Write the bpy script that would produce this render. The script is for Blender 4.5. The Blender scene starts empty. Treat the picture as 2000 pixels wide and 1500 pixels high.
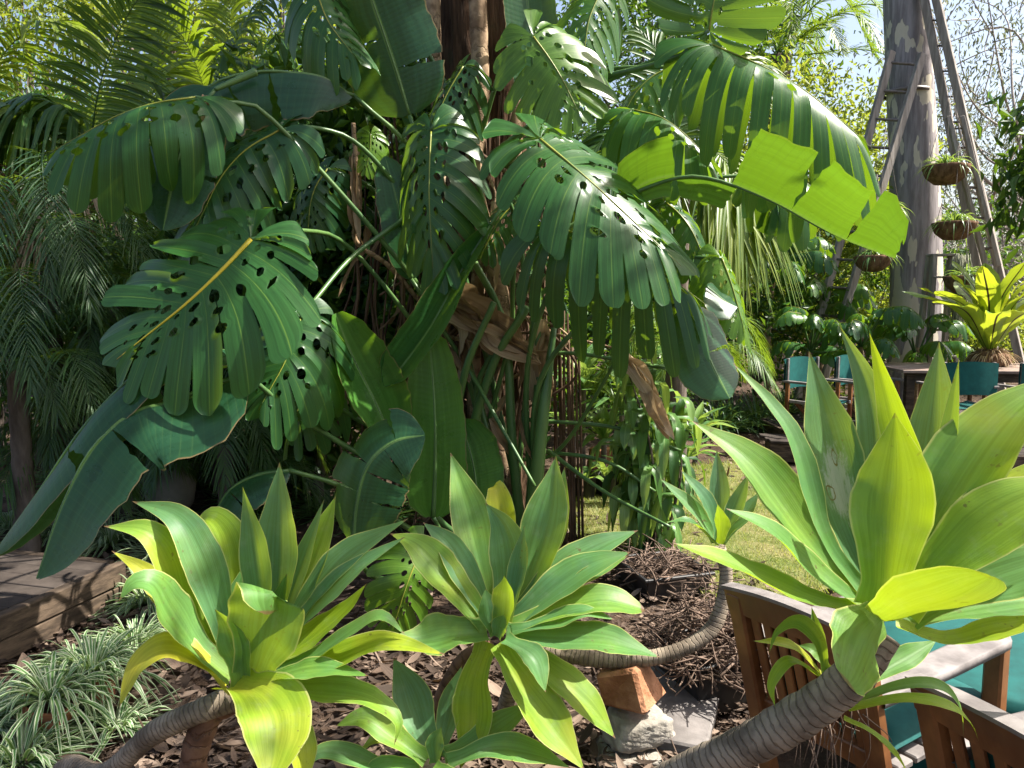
import bpy, math, random
import numpy as np
from mathutils import Vector

random.seed(7); RNG = np.random.default_rng(7)
SC = bpy.context.scene
COL = SC.collection

# ---------------------------------------------------------------- camera, sky, sun, exposure
CAM_H = 1.65; PITCH = math.radians(6.0); F = 1511.0
cam_d = bpy.data.cameras.new('camera'); cam = bpy.data.objects.new('camera', cam_d); COL.objects.link(cam)
cam.location = (0, 0, CAM_H); cam.rotation_euler = (math.radians(90) - PITCH, 0, 0)
cam_d.sensor_fit = 'HORIZONTAL'; cam_d.angle = 2 * math.atan(1000.0 / F)
cam_d.clip_start = 0.05; cam_d.clip_end = 500
SC.camera = cam
SUN_DIR = Vector((0.77, 0.06, 0.95)).normalized()
wd = bpy.data.worlds.new('World'); SC.world = wd; wd.use_nodes = True
nt = wd.node_tree; nt.nodes.clear()
sky = nt.nodes.new('ShaderNodeTexSky'); sky.sky_type = 'NISHITA'; sky.sun_disc = False
sky.sun_elevation = math.asin(SUN_DIR.z); sky.sun_rotation = math.atan2(SUN_DIR.x, SUN_DIR.y)
sky.air_density = 1.0; sky.dust_density = 4.0; sky.ozone_density = 0.6
bg = nt.nodes.new('ShaderNodeBackground'); bg.inputs['Strength'].default_value = 0.10
ow = nt.nodes.new('ShaderNodeOutputWorld')
nt.links.new(sky.outputs[0], bg.inputs[0]); nt.links.new(bg.outputs[0], ow.inputs[0])
sl = bpy.data.lights.new('sun', 'SUN'); sl.energy = 5.0; sl.angle = math.radians(0.53); sl.color = (1.0, 0.95, 0.86)
so = bpy.data.objects.new('sun', sl); COL.objects.link(so)
so.rotation_euler = SUN_DIR.to_track_quat('Z', 'Y').to_euler(); so.location = (8, 6, 14)
SC.view_settings.view_transform = 'Standard'; SC.view_settings.look = 'None'
SC.view_settings.exposure = 1.4; SC.view_settings.gamma = 1.0; SC.view_settings.use_curve_mapping = False
SC.render.engine = 'CYCLES'
SC.cycles.use_denoising = True
SC.cycles.max_bounces = 7; SC.cycles.diffuse_bounces = 4; SC.cycles.glossy_bounces = 2
SC.cycles.transmission_bounces = 4; SC.cycles.transparent_max_bounces = 4
SC.cycles.use_adaptive_sampling = True; SC.cycles.adaptive_threshold = 0.015
SC.cycles.sample_clamp_indirect = 6.0

# ---------------------------------------------------------------- helpers
A = np.array
cp, sp = math.cos(PITCH), math.sin(PITCH)
def ray(px, py):
    x = (px - 1000.0) / F; y = (750.0 - py) / F
    return A([x, cp + y * sp, -sp + y * cp])
def W(px, py, d):
    """point seen at photo pixel (px, py), standing d metres in front of the camera"""
    r = ray(px, py); return A([0, 0, CAM_H]) + r * (d / r[1])
def G(px, py, z=0.0):
    """point of the level plane at height z seen at photo pixel"""
    r = ray(px, py); return A([0, 0, CAM_H]) + r * ((z - CAM_H) / r[2])
def norm(v):
    v = np.asarray(v, float); return v / (np.linalg.norm(v, axis=-1, keepdims=True) + 1e-9)
def curve(P, n):
    """Catmull-Rom through points, n samples even in arc length"""
    P = np.asarray(P, float)
    if len(P) == 2: P = np.stack([P[0], (P[0] + P[1]) / 2, P[1]])
    Q = np.vstack([2 * P[0] - P[1], P, 2 * P[-1] - P[-2]])
    out = []
    ts = np.linspace(0, 1, 16, endpoint=False)[:, None]
    for i in range(1, len(Q) - 2):
        p0, p1, p2, p3 = Q[i - 1], Q[i], Q[i + 1], Q[i + 2]
        out.append(0.5 * ((2 * p1) + (-p0 + p2) * ts + (2 * p0 - 5 * p1 + 4 * p2 - p3) * ts ** 2 + (-p0 + 3 * p1 - 3 * p2 + p3) * ts ** 3))
    out = np.vstack(out + [P[-1:]])
    s = np.r_[0, np.cumsum(np.linalg.norm(np.diff(out, axis=0), axis=1))]
    u = np.linspace(0, s[-1], n)
    return np.stack([np.interp(u, s, out[:, k]) for k in range(3)], 1)
def frames(C, N0):
    T = norm(np.gradient(C, axis=0)); N = np.zeros_like(C)
    v = np.asarray(N0, float)
    for i in range(len(C)):
        v = v - T[i] * np.dot(v, T[i]); v = v / (np.linalg.norm(v) + 1e-9); N[i] = v
    return T, N, np.cross(T, N)
class MB:
    """collects grids, boxes and tubes; build() links them as one mesh object"""
    def __init__(s): s.v = []; s.q = []; s.t = []; s.l = []; s.n = 0; s.qs = []; s.ts = []
    def raw(s, V, quads=None, tris=None, L=None, flat=False):
        V = np.asarray(V, float).reshape(-1, 3)
        if L is None: L = np.zeros((len(V), 3))
        s.v.append(V); s.l.append(np.asarray(L, float).reshape(-1, 3))
        if quads is not None and len(quads): s.q.append(np.asarray(quads) + s.n); s.qs.append(np.full(len(quads), not flat))
        if tris is not None and len(tris): s.t.append(np.asarray(tris) + s.n); s.ts.append(np.full(len(tris), not flat))
        s.n += len(V)
    def grid(s, P, L=None, wrap=False):
        """P (..., n, m, 3): one or a batch of grids"""
        P = np.asarray(P, float); n, m = P.shape[-3:-1]; P = P.reshape(-1, n, m, 3); k = len(P)
        if L is None: L = np.zeros(P.shape)
        idx = np.arange(n * m).reshape(n, m)
        if wrap: idx = np.concatenate([idx, idx[:, :1]], 1)
        q = np.stack([idx[:-1, :-1], idx[:-1, 1:], idx[1:, 1:], idx[1:, :-1]], -1).reshape(-1, 4)
        q = (q[None] + (np.arange(k) * n * m)[:, None, None]).reshape(-1, 4)
        s.raw(P, q, L=np.broadcast_to(L, P.shape))
    def tube(s, pts, rad, seg=8, n=None, ring=None, rnd=0.0, caps=True):
        n = n or max(4, 4 * len(pts)); C = curve(pts, n)
        r = np.interp(np.linspace(0, 1, n), np.linspace(0, 1, len(rad)), rad) if np.ndim(rad) else np.full(n, float(rad))
        T = norm(np.gradient(C, axis=0)); h = A([0, 0, 1.0]) if abs(T[0][2]) < .9 else A([1.0, 0, 0])
        T, N, B = frames(C, h)
        if ring is not None: r = r * ring(np.linspace(0, 1, n))
        a = np.linspace(0, 2 * np.pi, seg, endpoint=False)
        P = C[:, None] + r[:, None, None] * (np.cos(a)[None, :, None] * N[:, None] + np.sin(a)[None, :, None] * B[:, None])
        L = np.zeros(P.shape); L[..., 0] = (a / (2 * np.pi))[None]; L[..., 1] = np.linspace(0, 1, n)[:, None]; L[..., 2] = rnd
        b = s.n; s.grid(P, L, wrap=True)
        if caps:
            for e, c in ((0, C[0]), (n - 1, C[-1])):
                ids = np.arange(seg) + b + e * seg; ci = s.n
                s.raw(c[None], L=A([[0, 0, rnd]]))
                tr = np.stack([ids, np.roll(ids, -1), np.full(seg, ci)], 1)
                s.t.append(tr if e else tr[:, ::-1]); s.ts.append(np.full(seg, False))
        return C
    def box(s, c, size, X=(1, 0, 0), Y=None, Z=(0, 0, 1), rnd=0.0, bev=0.004, jit=0.0):
        """bevelled box, centre c, full size along axes X, Y, Z"""
        X = norm(X); Z = norm(Z); Y = norm(np.cross(Z, X)) if Y is None else norm(Y)
        h = A(size) / 2; b = min(bev, h.min() * .45)
        V = []; ids = {}
        for sx in (-1, 1):
            for sy in (-1, 1):
                for sz in (-1, 1):
                    sg = A([sx, sy, sz]); base = sg * h
                    if jit: base = base + RNG.normal(0, jit, 3)
                    for ax in range(3):
                        p = base - sg * b; p[ax] = base[ax]
                        ids[(sx, sy, sz, ax)] = len(V); V.append(p)
        V = A(V); P = A(c) + V[:, :1] * X + V[:, 1:2] * Y + V[:, 2:] * Z
        q = []; t = []
        for ax in range(3):
            o = [k for k in range(3) if k != ax]
            for sg in (-1, 1):
                f = []
                for (a1, a2) in ((-1, -1), (1, -1), (1, 1), (-1, 1)):
                    k = [0, 0, 0]; k[ax] = sg; k[o[0]] = a1; k[o[1]] = a2; f.append(ids[(*k, ax)])
                q.append(f)
            for a1 in (-1, 1):
                for a2 in (-1, 1):
                    k0 = [0, 0, 0]; k0[ax] = -1; k0[o[0]] = a1; k0[o[1]] = a2; k1 = list(k0); k1[ax] = 1
                    q.append([ids[(*k0, o[0])], ids[(*k1, o[0])], ids[(*k1, o[1])], ids[(*k0, o[1])]])
        for sx in (-1, 1):
            for sy in (-1, 1):
                for sz in (-1, 1): t.append([ids[(sx, sy, sz, a)] for a in range(3)])
        L = np.zeros(P.shape); L[:, 0] = V[:, 0] ; L[:, 1] = V[:, 1]; L[:, 2] = rnd
        s.raw(P, q, t, L, flat=True)
    def lathe(s, base, prof, seg=24, axis=(0, 0, 1), rnd=0.0):
        ax = norm(axis); h = A([1.0, 0, 0]) if abs(ax[0]) < .9 else A([0, 1.0, 0])
        X = norm(np.cross(ax, h)); Y = np.cross(ax, X); a = np.linspace(0, 2 * np.pi, seg, endpoint=False)
        P = np.stack([A(base) + z * ax + r * (np.cos(a)[:, None] * X + np.sin(a)[:, None] * Y) for r, z in prof])
        L = np.zeros(P.shape); L[..., 1] = np.linspace(0, 1, len(prof))[:, None]; L[..., 2] = rnd
        s.grid(P, L, wrap=True)
    def build(s, name, mat, parent=None, org=None, smooth=True):
        V = np.vstack(s.v); L = np.vstack(s.l)
        if parent is not None:
            o = A(wloc(parent))
        else:
            o = A(org) if org is not None else A([V[:, 0].mean(), V[:, 1].mean(), V[:, 2].min()])
        V = V - o
        Q = np.vstack(s.q) if s.q else np.zeros((0, 4), int); T = np.vstack(s.t) if s.t else np.zeros((0, 3), int)
        me = bpy.data.meshes.new(name)
        me.vertices.add(len(V)); me.vertices.foreach_set('co', V.astype(np.float32).ravel())
        loops = np.concatenate([Q.ravel(), T.ravel()]).astype(np.int32)
        me.loops.add(len(loops)); me.loops.foreach_set('vertex_index', loops)
        np_ = len(Q) + len(T); me.polygons.add(np_)
        st = np.concatenate([np.arange(len(Q)) * 4, len(Q) * 4 + np.arange(len(T)) * 3]).astype(np.int32)
        me.polygons.foreach_set('loop_start', st)
        try: me.polygons.foreach_set('loop_total', np.concatenate([np.full(len(Q), 4), np.full(len(T), 3)]).astype(np.int32))
        except Exception: pass
        me.polygons.foreach_set('use_smooth', np.concatenate(s.qs + s.ts) & bool(smooth))
        at = me.attributes.new('L', 'FLOAT_VECTOR', 'POINT'); at.data.foreach_set('vector', L.astype(np.float32).ravel())
        me.update(calc_edges=True); me.materials.append(mat)
        ob = bpy.data.objects.new(name, me); COL.objects.link(ob)
        if parent is not None:
            ob.parent = parent; ob.location = (0, 0, 0)
        else: ob.location = o
        return ob
WL = {}
def wloc(o):
    while o.parent is not None: o = o.parent
    return o.location
def tag(o, label=None, cat=None, group=None, kind=None):
    if label: o['label'] = label
    if cat: o['category'] = cat
    if group: o['group'] = group
    if kind: o['kind'] = kind
    return o
def thing(name, label, cat, loc, group=None):
    o = bpy.data.objects.new(name, None); COL.objects.link(o); o.location = Vector(loc); o.empty_display_size = .1
    return tag(o, label, cat, group)

# ---------------------------------------------------------------- materials
class NT:
    def __init__(s, name):
        s.m = bpy.data.materials.new(name); s.m.use_nodes = True; s.t = s.m.node_tree; s.t.nodes.clear()
        s.out = s.t.nodes.new('ShaderNodeOutputMaterial')
    def n(s, ty, **k):
        x = s.t.nodes.new(ty)
        for a, b in k.items(): setattr(x, a, b)
        return x
    def put(s, sock, v):
        if isinstance(v, bpy.types.NodeSocket): s.t.links.new(v, sock)
        elif isinstance(v, (tuple, list)) and sock.type == 'RGBA': sock.default_value = (*v[:3], 1)
        else: sock.default_value = v
    def math(s, op, a, b=0.0, c=None, clamp=False):
        x = s.n('ShaderNodeMath', operation=op, use_clamp=clamp); s.put(x.inputs[0], a); s.put(x.inputs[1], b)
        if c is not None: s.put(x.inputs[2], c)
        return x.outputs[0]
    def mix(s, f, a, b, mode='MIX'):
        x = s.n('ShaderNodeMix', data_type='RGBA', blend_type=mode); s.put(x.inputs[0], f); s.put(x.inputs[6], a); s.put(x.inputs[7], b)
        return x.outputs[2]
    def ss(s, x, lo, hi):
        m = s.n('ShaderNodeMapRange', interpolation_type='SMOOTHSTEP'); s.put(m.inputs[0], x); s.put(m.inputs[1], lo); s.put(m.inputs[2], hi)
        return m.outputs[0]
    def ramp(s, f, stops):
        r = s.n('ShaderNodeValToRGB'); e = r.color_ramp.elements
        while len(e) < len(stops): e.new(.5)
        for k, (p, c) in enumerate(stops): e[k].position = p; e[k].color = (*c, 1)
        s.put(r.inputs[0], f); return r.outputs[0]
    def attr(s):
        a = s.n('ShaderNodeAttribute', attribute_name='L'); x = s.n('ShaderNodeSeparateXYZ')
        s.t.links.new(a.outputs['Vector'], x.inputs[0]); return a.outputs['Vector'], x.outputs[0], x.outputs[1], x.outputs[2]
    def scale(s, v, k):
        m = s.n('ShaderNodeVectorMath', operation='MULTIPLY'); s.put(m.inputs[0], v); m.inputs[1].default_value = k; return m.outputs[0]
    def noise(s, vec, sc, det=3.0, rough=.55):
        x = s.n('ShaderNodeTexNoise'); s.put(x.inputs['Vector'], vec); x.inputs['Scale'].default_value = sc
        x.inputs['Detail'].default_value = det; x.inputs['Roughness'].default_value = rough; return x.outputs[0]
    def obj(s): return s.n('ShaderNodeTexCoord').outputs['Object']
    def bump(s, h, st=.3, dist=.01):
        b = s.n('ShaderNodeBump'); b.inputs['Strength'].default_value = st; b.inputs['Distance'].default_value = dist; s.put(b.inputs['Height'], h); return b.outputs[0]
    def bsdf(s, col, rough=.5, spec=.5, normal=None, **k):
        b = s.n('ShaderNodeBsdfPrincipled'); s.put(b.inputs['Base Color'], col); s.put(b.inputs['Roughness'], rough)
        s.put(b.inputs['Specular IOR Level'], spec)
        if normal is not None: s.put(b.inputs['Normal'], normal)
        for a, v in k.items(): s.put(b.inputs[a], v)
        return b.outputs[0]
    def done(s, sh): s.t.links.new(sh, s.out.inputs[0]); return s.m

def leaf_mat(name, stops, trans, tf=.35, rough=.4, spec=.5, mode=None, vein=(.3, .4, .1), bump=.25, spots=0.0, streak=0.25, scar=False):
    """stops: colour by a per-leaf age value; trans: colour of the light coming through; mode: vein drawing"""
    m = NT(name); V, u, v, r = m.attr(); au = m.math('ABSOLUTE', u)
    ob = m.obj()
    n1 = m.noise(ob, 7.0, 5.0, .62)
    age = m.math('ADD', r, m.math('MULTIPLY', m.math('SUBTRACT', n1, .5), .55), clamp=True)  # value mixes leaf ageing with backlit glow painted into the base colour
    col = m.ramp(age, stops)
    st = m.noise(m.scale(V, (9.0, 1.2, 37.0)), 1.0, 3.0)
    col = m.mix(streak, col, m.mix(m.ss(st, .35, .65), (.0, .0, .0), (1, 1, 1)), 'SOFT_LIGHT')
    h = st; mask = None
    if mode == 'agave':
        mask = m.ss(au, .93, .985)
        y = m.math('MULTIPLY', m.ss(m.noise(ob, 5.0, 2.0), .5, .75), m.math('MULTIPLY', r, .8))
        col = m.mix(y, col, (.46, .44, .05))
    elif mode == 'lobe': mask = m.math('MULTIPLY', m.math('SUBTRACT', 1.0, m.ss(au, .012, .05)), .75)
    elif mode == 'lateral':
        w = m.math('ABSOLUTE', m.math('SUBTRACT', m.math('FRACT', m.math('ADD', m.math('MULTIPLY', v, 34.0), m.math('MULTIPLY', au, -1.4))), .5))
        ln = m.math('SUBTRACT', 1.0, m.ss(w, .0, .09)); h = m.math('ADD', m.math('MULTIPLY', w, 2.0), m.math('MULTIPLY', st, .5))
        mask = m.math('MULTIPLY', ln, m.math('MULTIPLY', n1, .42))
        mid = m.math('SUBTRACT', 1.0, m.ss(au, .025, .06)); mask = m.math('MAXIMUM', mask, mid)
    elif mode == 'stripe': mask = m.ss(au, .42, .6)
    elif mode == 'nest': mask = m.math('SUBTRACT', 1.0, m.ss(au, .06, .12))
    elif mode == 'mid': mask = m.math('SUBTRACT', 1.0, m.ss(au, .04, .12))
    if mask is not None: col = m.mix(mask, col, vein)
    if spots:
        sp_ = m.math('MULTIPLY', m.ss(m.noise(ob, 60.0, 2.0), .64, .72), m.ss(m.noise(ob, 7.0, 1.0), .5, .68))
        col = m.mix(m.math('MULTIPLY', sp_, spots), col, (.10, .06, .03))
    if scar:   # bleached scar with brown rims on the blade
        sn = m.noise(m.scale(V, (3.5, 7.0, 1.0)), 2.6, 6.0, .75)
        zone = m.math('MULTIPLY', m.math('MULTIPLY', m.ss(v, .18, .42), m.math('SUBTRACT', 1.0, m.ss(v, .46, .72))), m.math('SUBTRACT', 1.0, m.ss(au, .05, .95)))
        col = m.mix(m.math('MULTIPLY', m.ss(m.math('ADD', m.math('MULTIPLY', sn, 1.1), m.math('MULTIPLY', zone, .5)), .72, 1.0), .8), col, (.44, .45, .36))
        for (su, sv, ru, rv) in ((-.42, .41, .16, .026), (.05, .55, .07, .030)):
            d_ = m.math('SQRT', m.math('ADD', m.math('POWER', m.math('DIVIDE', m.math('SUBTRACT', u, su), ru), 2.0), m.math('POWER', m.math('DIVIDE', m.math('SUBTRACT', v, sv), rv), 2.0)))
            d_ = m.math('ADD', d_, m.math('MULTIPLY', m.math('SUBTRACT', m.noise(ob, 55.0, 3.0), .5), 1.6))
            col = m.mix(m.math('MULTIPLY', m.math('SUBTRACT', 1.0, m.ss(m.math('ABSOLUTE', m.math('SUBTRACT', d_, 1.0)), .05, .22)), m.ss(n1, .35, .5)), col, (.11, .045, .025))
    if mode == 'agave':
        fl = m.math('MULTIPLY', m.ss(m.noise(ob, 22.0, 4.0, .7), .5, .75), .35)
        col = m.mix(fl, col, m.mix(.5, col, (.33, .38, .25)))
    tc = m.mix(.35, trans, col)
    if mode == 'nest': tc = m.mix(mask, tc, (.03, .02, .01))
    nb = m.bump(h, bump, .004)
    if mode == 'lateral': col = m.mix(m.ss(m.math('ADD', au, m.math('MULTIPLY', n1, .05)), .995, 1.01), col, (.22, .16, .07))
    if mode == 'lateral': tc = m.mix(m.math('MULTIPLY', ln, .45), tc, (.10, .20, .005))
    if mode == 'agave':
        tipm = m.ss(m.math('ADD', v, m.math('MULTIPLY', n1, .02)), .975, .99); col = m.mix(tipm, col, (.16, .09, .05))
        fv = m.math('ABSOLUTE', m.math('SUBTRACT', m.math('FRACT', m.math('ADD', m.math('MULTIPLY', u, 13.0), n1)), .5)); h = m.math('ADD', m.math('MULTIPLY', fv, .5), m.math('MULTIPLY', n1, 1.5)); nb = m.bump(h, bump, .004)
    rg = m.math('ADD', rough, m.math('MULTIPLY', m.math('SUBTRACT', n1, .5), .25))
    b = m.bsdf(col, rg, spec, nb)
    t = m.n('ShaderNodeBsdfTranslucent'); m.put(t.inputs[0], tc); m.put(t.inputs['Normal'], nb)
    x = m.n('ShaderNodeMixShader'); x.inputs[0].default_value = tf; m.t.links.new(b, x.inputs[1]); m.t.links.new(t.outputs[0], x.inputs[2])
    return m.done(x.outputs[0])
def plain_mat(name, c1, c2, sc=8.0, rough=.7, spec=.3, stretch=(1, 1, 1), bump=.4, dist=.01, dirt=None, det=6.0):
    m = NT(name); ob = m.scale(m.obj(), stretch); n1 = m.noise(ob, sc, det); n2 = m.noise(ob, sc * 5, 3.0)
    V, u, v, r = m.attr()
    col = m.mix(m.ss(n1, .3, .7), c1, c2); col = m.mix(.35, col, m.mix(n2, (.1, .1, .1), (.9, .9, .9)), 'SOFT_LIGHT')
    col = m.mix(m.math('MULTIPLY', r, .22), col, m.mix(.5, col, c2), 'MULTIPLY')
    if dirt: col = m.mix(m.ss(m.noise(m.obj(), 2.5, 4.0), .55, .7), col, dirt)
    return m.done(m.bsdf(col, rough, spec, m.bump(m.math('ADD', n1, m.math('MULTIPLY', n2, .4)), bump, dist)))
M = {}
M['agave'] = leaf_mat('agave_leaf', [(0, (.075, .19, .090)), (.3, (.11, .255, .055)), (.62, (.23, .35, .02)), (1, (.50, .46, .04))], (.52, .66, .0), .36, .46, .28, 'agave', (.46, .48, .15), .10, .9, .22)
M['agave_scar'] = leaf_mat('scarred_agave_leaf', [(0, (.075, .19, .090)), (.3, (.11, .255, .055)), (.62, (.23, .35, .02)), (1, (.50, .46, .04))], (.52, .66, .0), .36, .46, .28, 'agave', (.46, .48, .15), .10, .9, .22, True)
M['strel'] = leaf_mat('paddle_leaf', [(0, (.018, .072, .032)), (.5, (.030, .115, .030)), (1, (.09, .24, .025))], (.22, .38, .005), .34, .30, .42, 'lateral', (.14, .26, .07), .08, .1)
M['monst'] = leaf_mat('monstera_leaf', [(0, (.016, .068, .026)), (.5, (.032, .115, .022)), (1, (.11, .22, .015))], (.32, .52, .01), .32, .33, .42, 'lobe', (.15, .26, .04), .12, .15)
M['palm'] = leaf_mat('palm_leaflet', [(0, (.018, .062, .030)), (.5, (.045, .125, .025)), (1, (.20, .25, .02))], (.38, .55, .02), .33, .40, .4, 'mid', (.16, .24, .07), .1)
M['dry'] = leaf_mat('dry_frond', [(0, (.16, .10, .05)), (.5, (.30, .20, .11)), (1, (.58, .45, .30))], (.4, .28, .12), .2, .7, .15, None, bump=.3)
M['spider'] = leaf_mat('spider_plant_blade', [(0, (.04, .13, .03)), (1, (.09, .20, .05))], (.35, .55, .08), .3, .4, .4, 'stripe', (.44, .50, .33), .05)
M['strap'] = leaf_mat('strap_blade', [(0, (.025, .075, .03)), (1, (.06, .14, .04))], (.3, .45, .04), .28, .4, .4, 'mid', (.08, .16, .05), .05)
M['nest'] = leaf_mat('nest_fern_frond', [(0, (.10, .24, .03)), (1, (.26, .36, .03))], (.66, .72, .03), .42, .38, .45, 'nest', (.035, .025, .012), .2)
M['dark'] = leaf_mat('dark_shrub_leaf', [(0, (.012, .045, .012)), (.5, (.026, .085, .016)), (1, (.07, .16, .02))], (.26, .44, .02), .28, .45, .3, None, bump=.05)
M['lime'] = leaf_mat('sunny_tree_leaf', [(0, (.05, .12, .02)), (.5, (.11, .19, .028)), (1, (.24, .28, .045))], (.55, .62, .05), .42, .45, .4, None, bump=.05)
M['gum'] = leaf_mat('gum_leaf', [(0, (.06, .085, .055)), (.5, (.10, .125, .08)), (1, (.18, .18, .11))], (.34, .38, .18), .3, .5, .35, None, bump=.05)
M['broad'] = leaf_mat('broad_leaf', [(0, (.06, .16, .05)), (.5, (.11, .24, .06)), (1, (.26, .36, .08))], (.5, .66, .08), .34, .35, .5, 'mid', (.22, .34, .12), .1)
M['grass'] = leaf_mat('lawn_blade', [(0, (.07, .14, .02)), (.5, (.16, .20, .035)), (1, (.36, .32, .12))], (.5, .55, .06), .35, .5, .3, None, bump=.0)
M['litter'] = leaf_mat('litter_leaf', [(0, (.045, .032, .024)), (.5, (.11, .075, .055)), (1, (.27, .20, .15))], (.3, .16, .06), .12, .75, .2, None, bump=.2)
M['petiole'] = plain_mat('green_stalk', (.045, .11, .03), (.10, .19, .045), 6, .38, .45, (1, 1, .2), .1, .003)
M['midrib'] = plain_mat('pale_midrib', (.17, .22, .03), (.28, .28, .03), 6, .4, .4, (1, 1, 1), .05, .002)
M['yellowrib'] = plain_mat('yellow_midrib', (.42, .36, .02), (.55, .44, .03), 6, .4, .4, (1, 1, 1), .05, .002)
M['fibre'] = plain_mat('fibrous_bark', (.028, .017, .010), (.13, .075, .042), 7, .9, .15, (3, 3, .35), 1.0, .03, (.05, .06, .03))
M['root'] = plain_mat('aerial_root', (.055, .033, .020), (.17, .105, .065), 12, .85, .2, (1, 1, .3), .5, .006)
M['earth'] = None
def ringed(name, c1, c2, fr):
    m = NT(name); V, u, v, r = m.attr(); n1 = m.noise(m.obj(), 14, 5.0)
    k = m.math('FRACT', m.math('ADD', m.math('MULTIPLY', v, fr), m.math('MULTIPLY', n1, 2.4)))
    ln = m.math('SUBTRACT', 1.0, m.ss(m.math('ABSOLUTE', m.math('SUBTRACT', k, .5)), .02, .16))
    col = m.mix(m.ss(n1, .35, .65), c1, c2); col = m.mix(m.math('MULTIPLY', ln, m.math('MULTIPLY', n1, .65)), col, tuple(x * .3 for x in c1))
    h = m.math('SUBTRACT', m.math('MULTIPLY', n1, .5), ln)
    return m.done(m.bsdf(col, .8, .25, m.bump(h, .7, .008)))
M['vine'] = ringed('ringed_vine_stem', (.19, .12, .07), (.40, .28, .17), 22)
M['astem'] = ringed('agave_stem_bark', (.13, .10, .072), (.31, .25, .185), 80)
M['astem2'] = ringed('young_agave_stem', (.10, .05, .03), (.20, .11, .07), 14)
M['timber'] = plain_mat('weathered_deck', (.030, .023, .019), (.085, .068, .057), 5, .8, .2, (1, 1, 1), .5, .006, (.035, .028, .022))
M['beam'] = plain_mat('weathered_beam', (.040, .029, .021), (.12, .085, .058), 7, .8, .2, (1, 1, 5), .6, .006, (.05, .04, .03))
M['teak'] = plain_mat('oiled_chair_wood', (.12, .042, .015), (.25, .105, .036), 9, .45, .4, (1, 1, .6), .25, .004, (.11, .05, .025))
M['grey_wood'] = plain_mat('silvered_wood', (.12, .105, .10), (.26, .235, .225), 9, .7, .3, (1, 1, 1), .35, .004)
M['table_wood'] = plain_mat('table_board', (.19, .13, .105), (.33, .25, .21), 5, .7, .3, (1, 4, 1), .3, .004)
M['ladder'] = plain_mat('old_ladder_wood', (.20, .17, .145), (.36, .32, .28), 6, .75, .25, (4, 4, .4), .4, .004)
M['teal'] = plain_mat('teal_canvas', (.002, .062, .057), (.005, .092, .083), 6, .75, .25, (1, 1, 1), .25, .004)
M['black'] = plain_mat('black_plastic', (.010, .010, .011), (.022, .022, .024), 5, .5, .4, (1, 1, 1), .1, .003, (.06, .05, .04))
M['terra'] = plain_mat('terracotta', (.30, .105, .055), (.42, .18, .10), 7, .8, .2, (1, 1, 1), .25, .004, (.22, .12, .08))
M['redrock'] = plain_mat('ironstone', (.24, .105, .050), (.46, .23, .13), 9, .9, .15, (1, 1, 1), .9, .02)
M['stone'] = plain_mat('pale_sandstone', (.20, .18, .15), (.40, .37, .32), 8, .9, .15, (1, 1, 1), .9, .02, (.18, .16, .14))
M['slab'] = plain_mat('grey_slab', (.11, .10, .095), (.22, .20, .19), 6, .9, .15, (1, 1, 1), .6, .01)
M['ceramic'] = plain_mat('pale_glazed_pot', (.16, .15, .14), (.28, .26, .24), 3, .5, .4, (1, 1, 1), .1, .003, (.25, .23, .2))
M['twig'] = plain_mat('dry_twig', (.075, .05, .035), (.24, .17, .13), 15, .85, .2, (1, 1, 1), .5, .004)
M['coir'] = plain_mat('coir_basket', (.09, .05, .03), (.22, .13, .08), 16, .95, .1, (1, 1, .3), .9, .01)
M['metal'] = plain_mat('rusty_metal', (.10, .075, .06), (.19, .16, .14), 9, .5, .5, (1, 1, 1), .2, .003)
M['alu'] = plain_mat('dull_aluminium', (.42, .42, .42), (.62, .62, .61), 7, .4, .5, (1, 1, 1), .1, .003)
M['bark'] = plain_mat('grey_bark', (.07, .055, .045), (.19, .155, .13), 6, .9, .15, (2, 2, .5), .7, .015)
M['palebark'] = plain_mat('pale_gum_bark', (.28, .24, .21), (.46, .41, .37), 5, .8, .2, (1, 1, .4), .4, .01)
M['moss'] = plain_mat('hanging_moss', (.20, .21, .15), (.36, .36, .27), 20, .95, .1, (1, 1, .2), .9, .01)
def gum_bark():
    m = NT('mottled_gum_bark'); ob = m.scale(m.obj(), (1, 1, .33)); n1 = m.noise(ob, 4.6, 3.0, .5); n2 = m.noise(ob, 30, 4.0)
    patch = m.ss(n1, .545, .56); fine = m.noise(m.scale(m.obj(), (6, 6, .5)), 3.0, 5.0)
    col = m.mix(m.ss(fine, .35, .65), (.19, .17, .17), (.33, .30, .30)); col = m.mix(patch, col, (.56, .51, .40))
    col = m.mix(.3, col, m.mix(n2, (.2, .2, .2), (.8, .8, .8)), 'SOFT_LIGHT')
    return m.done(m.bsdf(col, .75, .25, m.bump(m.math('SUBTRACT', n2, patch), .5, .006)))
M['gumtrunk'] = gum_bark()
def ground_mat():
    m = NT('garden_earth'); ob = m.obj(); a = m.noise(ob, 3.0, 6.0); b = m.noise(ob, 26.0, 5.0, .7); c = m.noise(ob, .35, 2.0)
    col = m.mix(m.ss(a, .3, .7), (.045, .030, .021), (.115, .078, .055)); col = m.mix(m.ss(b, .55, .75), col, (.20, .14, .10))
    return m.done(m.bsdf(col, .95, .1, m.bump(m.math('ADD', b, a), .9, .03)))
M['earth'] = ground_mat()
def lawn_mat():
    m = NT('lawn_soil'); ob = m.obj(); a = m.noise(ob, 2.2, 5.0); b = m.noise(ob, 40.0, 4.0, .7)
    col = m.mix(m.ss(a, .35, .65), (.085, .115, .025), (.19, .17, .075)); col = m.mix(m.ss(b, .5, .75), col, (.26, .24, .11))
    return m.done(m.bsdf(col, .95, .1, m.bump(b, .8, .02)))
M['lawn'] = lawn_mat()

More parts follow.
